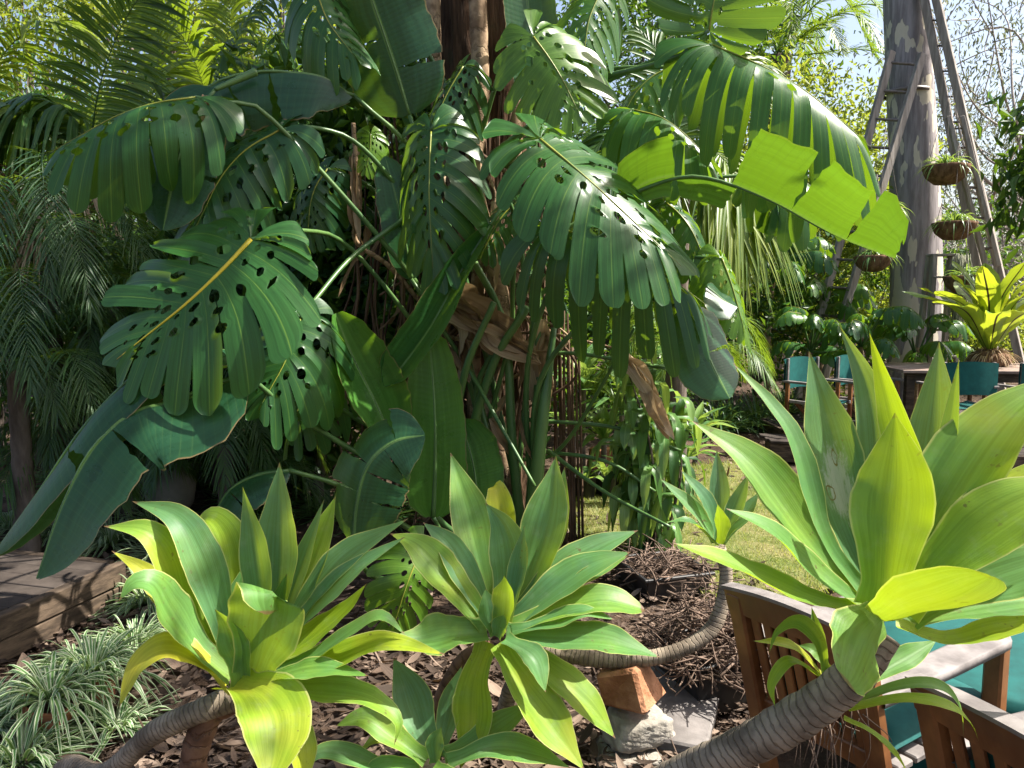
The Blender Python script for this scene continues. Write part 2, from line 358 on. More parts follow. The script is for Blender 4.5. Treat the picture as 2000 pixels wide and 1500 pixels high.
# ---------------------------------------------------------------- plant builders
def ipl(x, pts):
    return np.interp(x, [p[0] for p in pts], [p[1] for p in pts])
AG_W = [(0, .66), (.12, .56), (.3, .75), (.45, .97), (.55, 1), (.68, .86), (.80, .56), (.90, .27), (.96, .10), (.985, .035), (1, .008)]
def agave_leaf(mb, pts, w, hint, age, chan=.35, prof=AG_W, n=30, m=11, wav=.09):
    C = curve(pts, n); T, N, B = frames(C, hint)
    t = np.linspace(0, 1, n); u = np.linspace(-1, 1, m); hw = ipl(t, prof) * w / 2
    ph = RNG.uniform(0, 6); f = RNG.uniform(1.2, 2.4)
    ch = chan * (1.25 - .8 * t)
    lift = ch[:, None] * (np.abs(u) ** 1.8)[None] + wav * np.sin(2 * np.pi * f * t + ph)[:, None] * np.sign(u)[None] * (u ** 2)[None] + .33 * wav * np.sin(2 * np.pi * f * 3.1 * t + 2 * ph)[:, None] * (np.abs(u) ** 3)[None]
    cr = -.05 * np.exp(-(u / .14) ** 2)[None]
    P = C[:, None] + hw[:, None, None] * (u[None, :, None] * B[:, None] * (1 - .12 * ch[:, None, None]) + (lift + cr)[..., None] * N[:, None])
    L = np.zeros(P.shape); L[..., 0] = u[None]; L[..., 1] = t[:, None]; L[..., 2] = age
    mb.grid(P, L)
def agave(root, ctr, axis, leaves, mat=None, name='leaf', chan=.35, k=0.5, wk=1.0):
    """leaves: (pixel list, depth offset at base, at tip, width in pixels, age); ctr (px, py, d)"""
    d = ctr[2]; c = W(*ctr); ax = norm(axis); out = []
    for lf in leaves:
        px, d0, d1, w, age = lf[:5]; ch = lf[5] if len(lf) > 5 else chan
        prof = lf[6] if len(lf) > 6 else AG_W
        dd = np.linspace(d0, d1, len(px)); P = [W(p[0], p[1], d + q + (p[2] if len(p) > 2 else 0)) for p, q in zip(px, dd)]
        mid = A(P[min(1, len(P) - 1)]); hint = A(lf[7]) if len(lf) > 7 else (c + ax * k) - mid
        mb = MB(); agave_leaf(mb, P, w * wk * (d + (d0 + d1) / 2) / F, hint, age, ch, prof, wav=lf[8] if len(lf) > 8 else .09)
        out.append(mb.build(name, mat or M['agave'], root))
    return out
ST_W = [(0, .18), (.05, .58), (.15, .86), (.35, 1), (.65, .97), (.85, .76), (.95, .44), (1, .06)]
def paddle(root, pts, w, hint, age=.3, fold=.25, curl=.5, tears=((), ()), prof=ST_W, name='leaf', mat=None, droop_rand=.12, skip=(), rib=.011, halves=(1, -1), hscale=(1, 1), stalk=None, srad=(.012, .022)):
    """big paddle leaf: pts midrib points in the world (base first); tears: places along the midrib per half"""
    n = 40; C = curve(pts, n); T, N, B = frames(C, hint); tt = np.linspace(0, 1, n); mb = MB(); mm = 10
    for h, tr, hs in zip((1, -1), tears, hscale):
        if h not in halves: continue
        cuts = [0.0] + sorted(tr) + [1.0]
        for sg, (a, b) in enumerate(zip(cuts[:-1], cuts[1:])):
            if (h, sg) in skip: continue
            k = max(4, int(30 * (b - a)) + 2); v = np.linspace(0, 1, mm)
            ga = .012 + RNG.uniform(0, .02) if a > 0 else 0; gb = .012 + RNG.uniform(0, .02) if b < 1 else 0
            s = np.linspace(0, 1, k)[:, None]
            t = (a + ga * v[None]) * (1 - s) + (b - gb * v[None]) * s
            t = np.clip(t + (RNG.normal(0, .004, t.shape) * (v[None] > .2) * ((s < .01) | (s > .99))), 0, 1); hw = ipl(t, prof) * w / 2 * hs * (1 + .035 * np.sin(t * 23 + h) * np.sin(t * 51))
            Ct = np.stack([np.interp(t, tt, C[:, i]) for i in range(3)], -1)
            Bt = np.stack([np.interp(t, tt, B[:, i]) for i in range(3)], -1); Nt = np.stack([np.interp(t, tt, N[:, i]) for i in range(3)], -1)
            ex = RNG.normal(0, droop_rand) if len(cuts) > 2 else 0
            an = fold + (curl * .5 + ex) * v[None] + .05 * np.sin(9 * t + 3 * h) * v[None]
            P = Ct + (v[None] * hw)[..., None] * (h * np.cos(an)[..., None] * Bt - np.sin(an)[..., None] * Nt)
            L = np.zeros(P.shape); L[..., 0] = h * v[None]; L[..., 1] = t; L[..., 2] = age
            if h < 0: P = P[:, ::-1]; L = L[:, ::-1]
            mb.grid(P, L)
    ob = mb.build(name, mat or M['strel'], root)
    r = MB(); r.tube([C[0], C[10], C[20], C[30], C[38]] - N[[0, 10, 20, 30, 38]] * rib * .3, [rib, rib * .8, rib * .6, rib * .4, rib * .15], 6, 20)
    r.build('midrib', M['petiole'], ob)
    if stalk is not None:
        s = MB(); s.tube(list(stalk) + [C[0]], [srad[1], srad[0]], 8, 24); s.build('leaf_stalk', M['petiole'], ob)
    return ob
def monstera(root, pts, wid, hint, age=.3, a0=.1, a1=.5, lobes=8, stalk=None, seed=0, hang=.10, slit=.55, gapw=1.0, mat=None, srad=.011, name='leaf', rib=.009, res=64):
    """split leaf: pts = junction, middle, tip of the midrib (world); wid full width in metres"""
    rg = np.random.default_rng(seed + 100); n = 40; C = curve(pts, n); T, N, B = frames(C, hint)
    Lg = np.linalg.norm(np.diff(C, axis=0), axis=1).sum(); wr = wid / Lg / 2; tt = np.linspace(0, 1, n)
    def ell(t0, th):
        a, b, cx = .69, wr, .33; dx, dy = np.cos(th), np.sin(th)
        qa = dx * dx / a / a + dy * dy / b / b; qb = 2 * (t0 - cx) * dx / a / a; qc = (t0 - cx) ** 2 / a / a - 1
        return (-qb + np.sqrt(max(qb * qb - 4 * qa * qc, 0))) / (2 * qa)
    mb = MB(); ns, mw = res, 7; S = np.linspace(0, 1, ns)
    for h in (1, -1):
        k = np.linspace(0, 1, lobes); t0 = np.clip((k - .22) / .78, 0, 1) ** 1.05 * .86
        th = np.radians(146 - 118 * k ** .72); V = []
        for i in range(lobes):
            l = ell(t0[i], th[i]) * rg.uniform(.93, 1.05)
            V.append(np.stack([t0[i] + S * l * np.cos(th[i]) + .10 * S ** 2 * np.sin(th[i]), S * l * np.sin(th[i])], 1))
        first = V[0].copy(); ca, sa = np.cos(.42), np.sin(.42)
        first = np.stack([V[0][:, 0] * ca - V[0][:, 1] * sa, V[0][:, 0] * sa + V[0][:, 1] * ca], 1); first[:, 1] = np.maximum(first[:, 1], .01)
        last = np.stack([t0[-1] + S * (1 - t0[-1]) * 1.0, S * 0.0], 1)
        Bd = [first] + [(V[i] + V[i + 1]) / 2 for i in range(lobes - 1)] + [last]
        def gap(i):
            if i == 0 or i == lobes: return np.zeros(ns)
            s0 = slit + rg.uniform(-.1, .1); g = np.where(S > s0, (.03 + .15 * (S - s0) / (1 - s0)) * gapw, 0)
            for a_ in (.07, .24, .42):
                a = a_ + rg.uniform(-.02, .04); b = a + rg.uniform(.04, .13)
                if rg.random() < .75: g = np.maximum(g, np.where((S > a) & (S < b) & (b < s0 - .05), rg.uniform(.35, .68) * np.sqrt(np.clip(1 - ((S - (a + b) / 2) / ((b - a) / 2)) ** 2, 0, 1)), 0))
            return g
        gs = [gap(i) for i in range(lobes + 1)]
        for i in range(lobes):
            e = np.where(S > .9, np.sqrt(np.clip(1 - ((S - .9) / .11) ** 2, 0.05, 1)), 1.0)
            lo = V[i] + (Bd[i] - V[i]) * ((1 - gs[i]) * e)[:, None]; hi = V[i] + (Bd[i + 1] - V[i]) * ((1 - gs[i + 1]) * (e if i < lobes - 1 else 1))[:, None]
            u = np.linspace(-1, 1, mw)
            flat = np.where((u < 0)[None, :, None], V[i][:, None] + (lo - V[i])[:, None] * (-u)[None, :, None], V[i][:, None] + (hi - V[i])[:, None] * u[None, :, None])
            x, y = flat[..., 0], flat[..., 1]
            f = lambda Q: np.stack([np.interp(np.clip(x, 0, 1), tt, Q[:, c]) for c in range(3)], -1)
            Ct, Bt, Nt, Tt = f(C), f(B), f(N), f(T)
            Ct = Ct + (np.where(x < 0, x, np.where(x > 1, x - 1, 0)) * Lg)[..., None] * Tt
            an = a0 + a1 * np.abs(y) / wr + rg.normal(0, .07) * S[:, None]
            P = Ct + (y * Lg)[..., None] * h * np.cos(an)[..., None] * Bt - (np.abs(y) * Lg * np.sin(an))[..., None] * Nt
            P = P - (rg.uniform(0, 1) * hang * Lg * S ** 2.5)[:, None, None] * A([0, 0, 1.0])
            P = P + (.012 * Lg * (u ** 2)[None] * np.minimum(1, S * 4)[:, None])[..., None] * Nt * rg.uniform(-.5, 1.6)
            L = np.zeros(P.shape); L[..., 0] = u[None]; L[..., 1] = S[:, None]; L[..., 2] = age
            if h < 0: P = P[:, ::-1]; L = L[:, ::-1]
            mb.grid(P, L)
    ob = mb.build(name, mat or M['monst'], root)
    r = MB(); r.tube(C[[0, 10, 20, 30, 39]] + N[[0, 10, 20, 30, 39]] * .001, [rib * .6, rib * .45, rib * .32, rib * .2, rib * .07], 6, 20); r.build('midrib', M['yellowrib' if rib > .015 else 'midrib'], ob)
    if stalk is not None:
        s = MB(); s.tube(list(stalk) + [C[0]], [srad * 1.5, srad], 8, 20); s.build('leaf_stalk', M['petiole'], ob)
    return ob
def frond(mb, pts, ll, n, hint, ang=.9, droop=.35, wid=.03, age=.3, bare=.1, ns=6, tip=.35, up=.15, jit=.1, rg=None, rib=.008):
    """feather palm frond: rachis through pts, leaflets ll long; returns rachis curve"""
    rg = rg or RNG; C = curve(pts, 40); T, N, B = frames(C, hint); tt = np.linspace(0, 1, 40)
    t = np.linspace(bare, 1, n); f = lambda Q: np.stack([np.interp(t, tt, Q[:, c]) for c in range(3)], -1)
    Ct, Tt, Nt, Bt = f(C), norm(f(T)), norm(f(N)), norm(f(B))
    s = np.linspace(0, 1, ns); k = (t - bare) / (1 - bare); lng = ll * ipl(k, [(0, .55), (.2, .95), (.5, 1), (.8, .75), (1, tip)])
    for h in (1, -1):
        aa = ang * ipl(k, [(0, 1.15), (.6, 1), (1, .35)]) + rg.normal(0, jit, n)
        D = np.cos(aa)[:, None] * Tt + np.sin(aa)[:, None] * h * Bt + (up + rg.normal(0, jit, n))[:, None] * Nt; D = norm(D)
        l = lng * rg.uniform(.88, 1.1, n)
        P = Ct[:, None] + (l[:, None] * s[None])[..., None] * D[:, None]
        P[..., 2] -= (droop * rg.uniform(.6, 1.4, n) * l)[:, None] * (s ** 2)[None]
        Sd = norm(np.cross(D, Nt))[:, None]; wp = wid / 2 * ipl(s, [(0, .35), (.25, 1), (.6, .85), (1, .04)])
        X = np.stack([P - Sd * wp[None, :, None], P - Nt[:, None] * wp[None, :, None] * .45, P + Sd * wp[None, :, None]], 2)
        L = np.zeros(X.shape); L[..., 0] = A([-1, 0, 1])[None, None]; L[..., 1] = s[None, :, None]; L[..., 2] = (age + rg.normal(0, .12, n))[:, None, None]
        mb.grid(X, L)
    mb.tube(C[[0, 10, 20, 30, 39]], [rib, rib * .8, rib * .6, rib * .4, rib * .2], 6, 20, rnd=age)
    return C
def blades(mb, c, n, ln, wd, spread=1.0, arch=1.0, rg=None, ns=8, up=1.0, r0=.03, zoff=0.0):
    """tuft of strap leaves arching out of centre c"""
    rg = rg or RNG; az = rg.uniform(0, 2 * np.pi, n); l = ln * rg.uniform(.6, 1.15, n); s = np.linspace(0, 1, ns)
    el = rg.uniform(.35, 1.35, n) * up; dx = np.stack([np.cos(az), np.sin(az), np.zeros(n)], 1)
    rr = l[:, None] * (np.sin(s[None] * 1.2) * np.cos(el)[:, None] * spread); zz = l[:, None] * (s[None] * np.sin(el)[:, None] - arch * .75 * s[None] ** 2 * rg.uniform(.6, 1.2, n)[:, None])
    P = A(c) + dx[:, None] * (rr + r0 * rg.uniform(0, 1, n)[:, None])[..., None]; P[..., 2] += zz + zoff
    P[..., 2] = np.maximum(P[..., 2], .012 + rg.uniform(0, .03, n)[:, None])
    sd = np.stack([-np.sin(az), np.cos(az), np.zeros(n)], 1)[:, None]; wp = wd / 2 * ipl(s, [(0, .6), (.3, 1), (.7, .75), (1, .05)])
    wv = rg.uniform(.7, 1.3, n)[:, None, None]
    X = np.stack([P - sd * wp[None, :, None] * wv, P - A([0, 0, 1.0]) * (wp * .5)[None, :, None], P + sd * wp[None, :, None] * wv], 2)
    L = np.zeros(X.shape); L[..., 0] = A([-1, 0, 1])[None, None]; L[..., 1] = s[None, :, None]; L[..., 2] = rg.uniform(0, 1, n)[:, None, None]
    mb.grid(X, L)
def leafcards(mb, P, size, asp=.42, rg=None, hang=.3, age=(0, 1), bend=.25):
    """many small folded leaves at points P"""
    rg = rg or RNG; n = len(P); D = norm(rg.normal(0, 1, (n, 3)) + A([0, 0, -hang])); R = norm(rg.normal(0, 1, (n, 3)) + A([0, 0, .8]))
    S = norm(np.cross(D, R)); Nn = np.cross(S, D); l = (size * rg.uniform(.6, 1.3, n))[:, None]
    V = np.stack([P, P + D * l * .5 + S * l * asp / 2 + Nn * l * .1, P + D * l - Nn * l * bend, P + D * l * .5 - S * l * asp / 2 + Nn * l * .1], 1)
    i = np.arange(n)[:, None] * 4; L = np.zeros(V.shape); L[..., 2] = rg.uniform(age[0], age[1], n)[:, None]; L[:, 1, 0] = 1; L[:, 3, 0] = -1
    mb.raw(V, tris=np.vstack([i + A([0, 1, 2]), i + A([0, 2, 3])]), L=L)
def clump_pts(rg, ctr, rad, nclump, per, cs):
    q = norm(rg.normal(0, 1, (nclump, 3))) * (rg.uniform(.25, 1, nclump) ** .45)[:, None]
    c = A(ctr) + q * A(rad)
    off = rg.normal(0, 1, (nclump, per, 3)) * A([1, 1, .7]) * cs * rg.uniform(.6, 1.3, nclump)[:, None, None]
    return c, (c[:, None] + off).reshape(-1, 3)
def tree(name, label, base, crowns, leaf, mat, trunk=.12, bark='bark', seed=1, group=None, cat='tree', nclump=40, per=90, cs=.35, asp=.42, hang=.3, limbs=14, age=(0, 1), lean=(0, 0)):
    """trunk with limbs to the leaf clumps, and a crown of many leaves"""
    rg = np.random.default_rng(seed); base = A(base, float); t = thing(name, label, cat, base, group)
    cm = MB(); tm = MB(); first = crowns[0]; top = A(first[0])
    tm.tube([base, base + (top - base) * .4 + A([rg.normal(0, .1), rg.normal(0, .1), 0]), top], [trunk, trunk * .75, trunk * .35], 10, 16)
    for (c, r) in crowns:
        cc, pp = clump_pts(rg, c, r, nclump, per, cs); leafcards(cm, pp, leaf, asp, rg, hang, age)
        for k in range(min(limbs, nclump)):
            f = rg.uniform(.35, .9); st = base + (top - base) * f; e = cc[k]
            tm.tube([st, st + (e - st) * .5 + A([0, 0, rg.uniform(-.05, .25) * np.linalg.norm(e - st)]), e], [trunk * .4, trunk * .25, trunk * .06], 6, 10)
    tm.build('trunk', M[bark], t); cm.build('crown', M[mat], t)
    return t
def rock(root, c, size, mat, name, seed, rz=0, flat=.15, label=None):
    rg = np.random.default_rng(seed); n, m = 22, 34; th = np.linspace(.02, np.pi - .02, n); ph = np.linspace(0, 2 * np.pi, m, endpoint=False)
    d = np.stack([np.sin(th)[:, None] * np.cos(ph)[None], np.sin(th)[:, None] * np.sin(ph)[None], np.cos(th)[:, None] * np.ones(m)[None]], -1)
    pl = norm(rg.normal(0, 1, (9, 3))); pl = np.vstack([pl, [[1, .1, .1], [-1, 0, .15], [0, 1, .05], [.1, -1, 0], [0, 0, 1], [0, 0, -1]]]); pl = norm(pl); of = np.r_[rg.uniform(.95, 1.2, 9), rg.uniform(.60, .72, 6)]
    dots = np.clip((d @ pl.T), 1e-3, None); r = np.minimum((of / dots).min(-1), 1.3); q_ = d * 3.1; r = r + .03 * np.sin(q_[..., 0] * 3 + seed) * np.sin(q_[..., 1] * 2.7) + .02 * np.sin(q_[..., 2] * 6 + q_[..., 0] * 5) + rg.normal(0, .008, (n, m))
    P = d * r[..., None] * A(size) / 2; ca, sa = math.cos(rz), math.sin(rz)
    P = np.stack([P[..., 0] * ca - P[..., 1] * sa, P[..., 0] * sa + P[..., 1] * ca, P[..., 2]], -1) + A(c)
    mb = MB(); mb.grid(P, None, wrap=True); return mb.build(name, mat, root, smooth=True)

# ---------------------------------------------------------------- ground, lawn
def ground():
    n = 90; g = np.linspace(-1, 1, n); xs = np.sign(g) * np.abs(g) ** 2.2 * 140; ys = 6 + xs
    X, Y = np.meshgrid(xs, ys, indexing='ij')
    Z = (.02 * np.sin(X * 2.1 + 1) * np.cos(Y * 1.7) + .012 * np.sin(X * 5.3) * np.sin(Y * 4.7)) * np.exp(-((X / 8) ** 2 + ((Y - 5) / 8) ** 2)) - .035
    mb = MB(); mb.grid(np.stack([X, Y, Z], -1)); o = mb.build('ground', M['earth'], org=(0, 6, 0)); tag(o, kind='structure')
    out = A([G(1110, 1035), G(1200, 1090), G(1330, 1150), G(1540, 1170), G(1760, 1080), G(1720, 960), G(1550, 935), G(1420, 905), G(1250, 935), G(1130, 975)])
    c = out.mean(0); ring = curve(np.vstack([out, out[:1]]), 60)[:-1]
    k = np.linspace(0, 1, 8); P = c + (ring - c)[None] * k[:, None, None]
    P[..., 2] = .008 + .012 * (1 - k[:, None] ** 4)
    mb = MB(); mb.grid(P, None, wrap=True); o = mb.build('lawn', M['lawn'], org=(c[0], c[1], 0)); tag(o, kind='structure')
    rg = np.random.default_rng(5); n = 26000; a = rg.integers(0, 59, n); r = np.sqrt(rg.uniform(0, 1.06, n)); p = c + (ring[a] - c) * r[:, None] + rg.normal(0, .04, (n, 3)) * A([1, 1, 0]); p[:, 2] = .005
    mb = MB(); az = rg.uniform(0, 6.28, n); l = rg.uniform(.02, .055, n); tp = p + np.stack([np.cos(az) * l * .8, np.sin(az) * l * .8, l], 1); sd = np.stack([-np.sin(az), np.cos(az), 0 * az], 1) * .003
    V = np.stack([p - sd, p + sd, tp], 1); L = np.zeros(V.shape); L[..., 2] = rg.uniform(0, 1, n)[:, None]
    mb.raw(V, tris=np.arange(3 * n).reshape(-1, 3), L=L); o = mb.build('lawn_grass', M['grass'], org=(c[0], c[1], 0)); tag(o, 'short patchy sunlit grass of the little lawn', 'grass', kind='stuff')
ground()
def litter():
    rg = np.random.default_rng(11); mb = MB()
    def scat(px0, px1, py0, py1, n, size, asp):
        P = A([G(rg.uniform(px0, px1), rg.uniform(py0, py1), .01) for _ in range(n)]); P[:, 2] += rg.uniform(0, .02, n)
        D = norm(np.stack([rg.normal(0, 1, n), rg.normal(0, 1, n), rg.normal(0, .18, n)], 1)); S = norm(np.cross(D, A([0, 0, 1.0]) + rg.normal(0, .25, (n, 3)))); Nn = np.cross(S, D)
        l = (size * rg.uniform(.5, 1.5, n))[:, None]; t = np.linspace(0, 1, 5); w = A([.05, .8, 1, .7, .05]); cu = rg.uniform(-.25, .4, n)[:, None, None]
        Cc = P[:, None] + D[:, None] * (l * t)[..., None] + Nn[:, None] * (l[:, :, None] * cu * ((t - .5) ** 2)[None, :, None])
        X = np.stack([Cc - S[:, None] * (l * w * asp / 2)[..., None], Cc - Nn[:, None] * (l * w * asp * .12)[..., None], Cc + S[:, None] * (l * w * asp / 2)[..., None]], 2)
        L = np.zeros(X.shape); L[..., 0] = A([-1, 0, 1]); L[..., 2] = (rg.uniform(0, 1, n) ** 1.6)[:, None, None]; mb.grid(X, L)
    scat(-250, 1500, 1230, 1900, 3200, .085, .30); scat(100, 1500, 1090, 1300, 2400, .08, .28); scat(-200, 1400, 960, 1120, 900, .1, .3); scat(1150, 1950, 830, 960, 500, .09, .3); scat(-300, 1000, 1300, 1700, 260, .15, .42); scat(-300, 1500, 1180, 1900, 7000, .035, .35); scat(-300, 1500, 1150, 1900, 1800, .11, .05)
    tag(mb.build('leaf_litter', M['litter'], org=(0, 3, 0)), 'brown fallen leaves and bark covering the garden bed', 'leaf litter', kind='stuff')
litter()

# ---------------------------------------------------------------- agaves
BLUNT = [(0, .5), (.2, .6), (.45, 1), (.7, 1), (.88, .82), (.96, .5), (1, .1)]
lc = W(470, 1330, 2.0)
t = thing('agave', 'largest agave rosette on the left with a yellowing curled leaf beside the spider plants', 'agave', (lc[0] - .1, 2.15, 0), 'foxtail agaves in the front bed')
agave(t, (480, 1320, 2.0), (-.05, -.25, 1), [
    ([(525, 1290), (540, 1150), (545, 1030), (546, 903)], .05, .22, 84, .06), ([(505, 1300), (512, 1180), (498, 1060), (474, 951)], .03, .10, 60, .12),
    ([(458, 1300), (425, 1190), (390, 1084), (345, 1010), (258, 979)], .03, .08, 66, .1), ([(460, 1290), (452, 1150), (437, 1050), (405, 1012), (372, 1040)], .08, .22, 82, .55),
    ([(442, 1300), (360, 1190), (328, 1095), (285, 1038), (203, 1028)], .05, .03, 72, .5), ([(420, 1290), (325, 1170), (275, 1112), (218, 1076)], .1, .12, 46, .8),
    ([(450, 1325), (385, 1270), (330, 1195), (300, 1142), (262, 1138), (232, 1174)], -.02, -.12, 88, .28), ([(440, 1350), (395, 1300), (325, 1272), (270, 1305), (232, 1382)], -.03, -.18, 84, .95),
    ([(455, 1340), (500, 1352), (535, 1400), (535, 1470), (520, 1545)], -.06, -.3, 122, .62), ([(470, 1335), (600, 1350), (710, 1362), (775, 1405), (770, 1455)], -.03, -.10, 66, .42),
    ([(490, 1332), (630, 1300), (750, 1258), (870, 1278)], 0, -.05, 70, .66), ([(490, 1322), (600, 1292), (690, 1232), (745, 1203), (792, 1240)], .0, -.02, 50, .25),
    ([(500, 1312), (590, 1262), (672, 1195), (716, 1140)], .03, .1, 64, .62), ([(505, 1300), (585, 1220), (690, 1115), (792, 1048)], .06, .16, 54, .08),
    ([(530, 1290), (600, 1180), (680, 1085), (797, 1013)], .1, .22, 62, .12), ([(550, 1280), (580, 1180), (622, 1065), (656, 968)], .14, .28, 66, .5),
    ([(535, 1290), (562, 1180), (597, 1080), (633, 976)], .10, .2, 38, .04), ([(495, 1318), (515, 1250), (528, 1185), (530, 1158), (524, 1200)], -.02, -.10, 128, .2, .3, BLUNT, (0, -.9, .3)),
    ([(510, 1310), (540, 1240), (550, 1170), (560, 1120)], .04, .1, 70, .2), ([(470, 1300), (470, 1200), (480, 1130), (480, 1090)], .06, .1, 60, .2),
    ([(480, 1350), (560, 1410), (590, 1480), (580, 1560)], -.04, -.15, 60, .7), ([(475, 1345), (470, 1290), (450, 1230), (420, 1190)], -.03, -.04, 60, .2), ([(490, 1345), (560, 1320), (640, 1310), (720, 1320)], -.05, -.1, 56, .35)], wk=1.28)
mb = MB(); mb.tube([W(462, 1362, 2.03), W(400, 1385, 2.0), W(300, 1432, 2.02), W(205, 1512, 2.08), A([-1.35, 2.2, .25]), A([-1.5, 2.3, -.03])], [.034, .032, .030, .031, .033, .034], 14, 60, ring=lambda s: 1 + .035 * np.sin(s * 150 + 2.2 * np.sin(s * 17)) + .03 * np.sin(s * 31 + 1)); mb.build('stem', M['astem'], t)
mb = MB(); mb.tube([W(458, 1366, 2.05), W(408, 1400, 2.03), W(378, 1500, 2.04), A([-.86, 2.12, .2]), A([-.88, 2.15, -.03])], [.036, .037, .036, .038, .04], 14, 40, ring=lambda s: 1 + .035 * np.sin(s * 110 + 2.2 * np.sin(s * 17)) + .03 * np.sin(s * 31 + 1)); mb.build('stem', M['astem2'], t)

t = thing('agave', 'middle agave rosette with leaves drooping below it, left of the stacked stones', 'agave', (-.16, 2.62, 0), 'foxtail agaves in the front bed')
agave(t, (968, 1228, 2.5), (0, -.45, 1), [
    ([(962, 1210), (935, 1080), (912, 985), (880, 884)], .1, .35, 76, .32), ([(978, 1215), (996, 1110), (984, 1035), (948, 982)], .04, .2, 72, .12),
    ([(1005, 1205), (1050, 1080), (1075, 980), (1086, 890)], .1, .32, 88, .22), ([(1030, 1170), (1085, 1030), (1103, 912)], .2, .4, 48, .3),
    ([(985, 1130), (978, 1010), (968, 950), (955, 965)], .25, .42, 54, .85), ([(958, 1215), (905, 1120), (872, 1060), (826, 1020)], .04, .2, 62, .08),
    ([(948, 1222), (870, 1130), (812, 1065), (762, 1042)], .02, .12, 82, .42), ([(990, 1215), (1008, 1130), (1024, 1026)], .02, .1, 36, .05),
    ([(978, 1232), (990, 1190), (992, 1150), (985, 1124)], -.03, -.06, 66, .25, .5), ([(1005, 1210), (1095, 1115), (1175, 1065), (1246, 1036)], .08, .24, 66, .12),
    ([(1002, 1218), (1085, 1150), (1155, 1105), (1232, 1078)], .03, .12, 76, .15), ([(1010, 1215), (1110, 1130), (1180, 1105), (1228, 1085)], .1, .2, 60, .2),
    ([(1000, 1226), (1100, 1190), (1180, 1172), (1258, 1190)], .0, .04, 66, .4, .3, BLUNT), ([(1000, 1234), (1080, 1216), (1140, 1196), (1200, 1210)], -.03, -.03, 46, .2),
    ([(988, 1242), (1095, 1250), (1185, 1252), (1290, 1284)], -.04, -.10, 80, .22), ([(952, 1238), (885, 1242), (825, 1252), (775, 1240)], -.03, -.1, 100, .34),
    ([(955, 1255), (930, 1330), (925, 1420), (898, 1503)], -.05, -.16, 80, .6), ([(972, 1258), (1020, 1340), (1078, 1420), (1142, 1505)], -.08, -.22, 92, .55),
    ([(998, 1262), (1080, 1320), (1150, 1380), (1202, 1442)], -.03, -.08, 86, .5), ([(985, 1250), (1040, 1285), (1066, 1352)], -.1, -.2, 54, .2), ([(968, 1240), (955, 1200), (948, 1150)], -.03, 0, 46, .1), ([(972, 1245), (975, 1235), (985, 1200)], -.06, -.06, 40, .15)], wk=1.15)
mb = MB(); mb.tube([W(958, 1262, 2.53), W(905, 1290, 2.56), W(860, 1370, 2.62), W(845, 1450, 2.66), A([-.3, 2.7, -.03])], [.026, .027, .028, .028, .03], 12, 40, ring=lambda s: 1 + .035 * np.sin(s * 90 + 2.2 * np.sin(s * 17)) + .03 * np.sin(s * 31 + 1)); mb.build('stem', M['astem2'], t)

t = thing('agave', 'low dark green agave at the bottom edge under the middle rosette', 'agave', (-.26, 2.4, 0), 'foxtail agaves in the front bed')
agave(t, (840, 1485, 2.3), (0, -.5, 1), [
    ([(845, 1480), (815, 1400), (795, 1340), (768, 1285)], .04, .2, 84, .05), ([(855, 1475), (880, 1390), (902, 1300)], .05, .2, 58, .1),
    ([(832, 1485), (770, 1440), (712, 1402), (655, 1418)], .0, .05, 64, .4), ([(868, 1480), (945, 1440), (1000, 1402), (1048, 1368)], .03, .1, 66, .3),
    ([(875, 1492), (960, 1462), (1045, 1472), (1115, 1500)], -.02, 0, 66, .25), ([(820, 1500), (760, 1500), (690, 1520)], -.02, -.04, 56, .3), ([(845, 1500), (870, 1520), (900, 1560)], -.05, -.1, 60, .4),
    ([(830, 1490), (780, 1450), (740, 1440), (700, 1470)], .02, .1, 44, .6), ([(850, 1490), (850, 1450), (862, 1420)], 0, 0, 40, .1), ([(800, 1520), (660, 1470), (610, 1480), (600, 1530)], 0, -.05, 50, .2)])
mb = MB(); mb.tube([W(845, 1495, 2.3), A([-.25, 2.33, .10]), A([-.26, 2.4, -.03])], [.03, .03, .034], 12, 24, ring=lambda s: 1 + .035 * np.sin(s * 60 + 2.2 * np.sin(s * 17)) + .03 * np.sin(s * 31 + 1)); mb.build('stem', M['astem'], t)

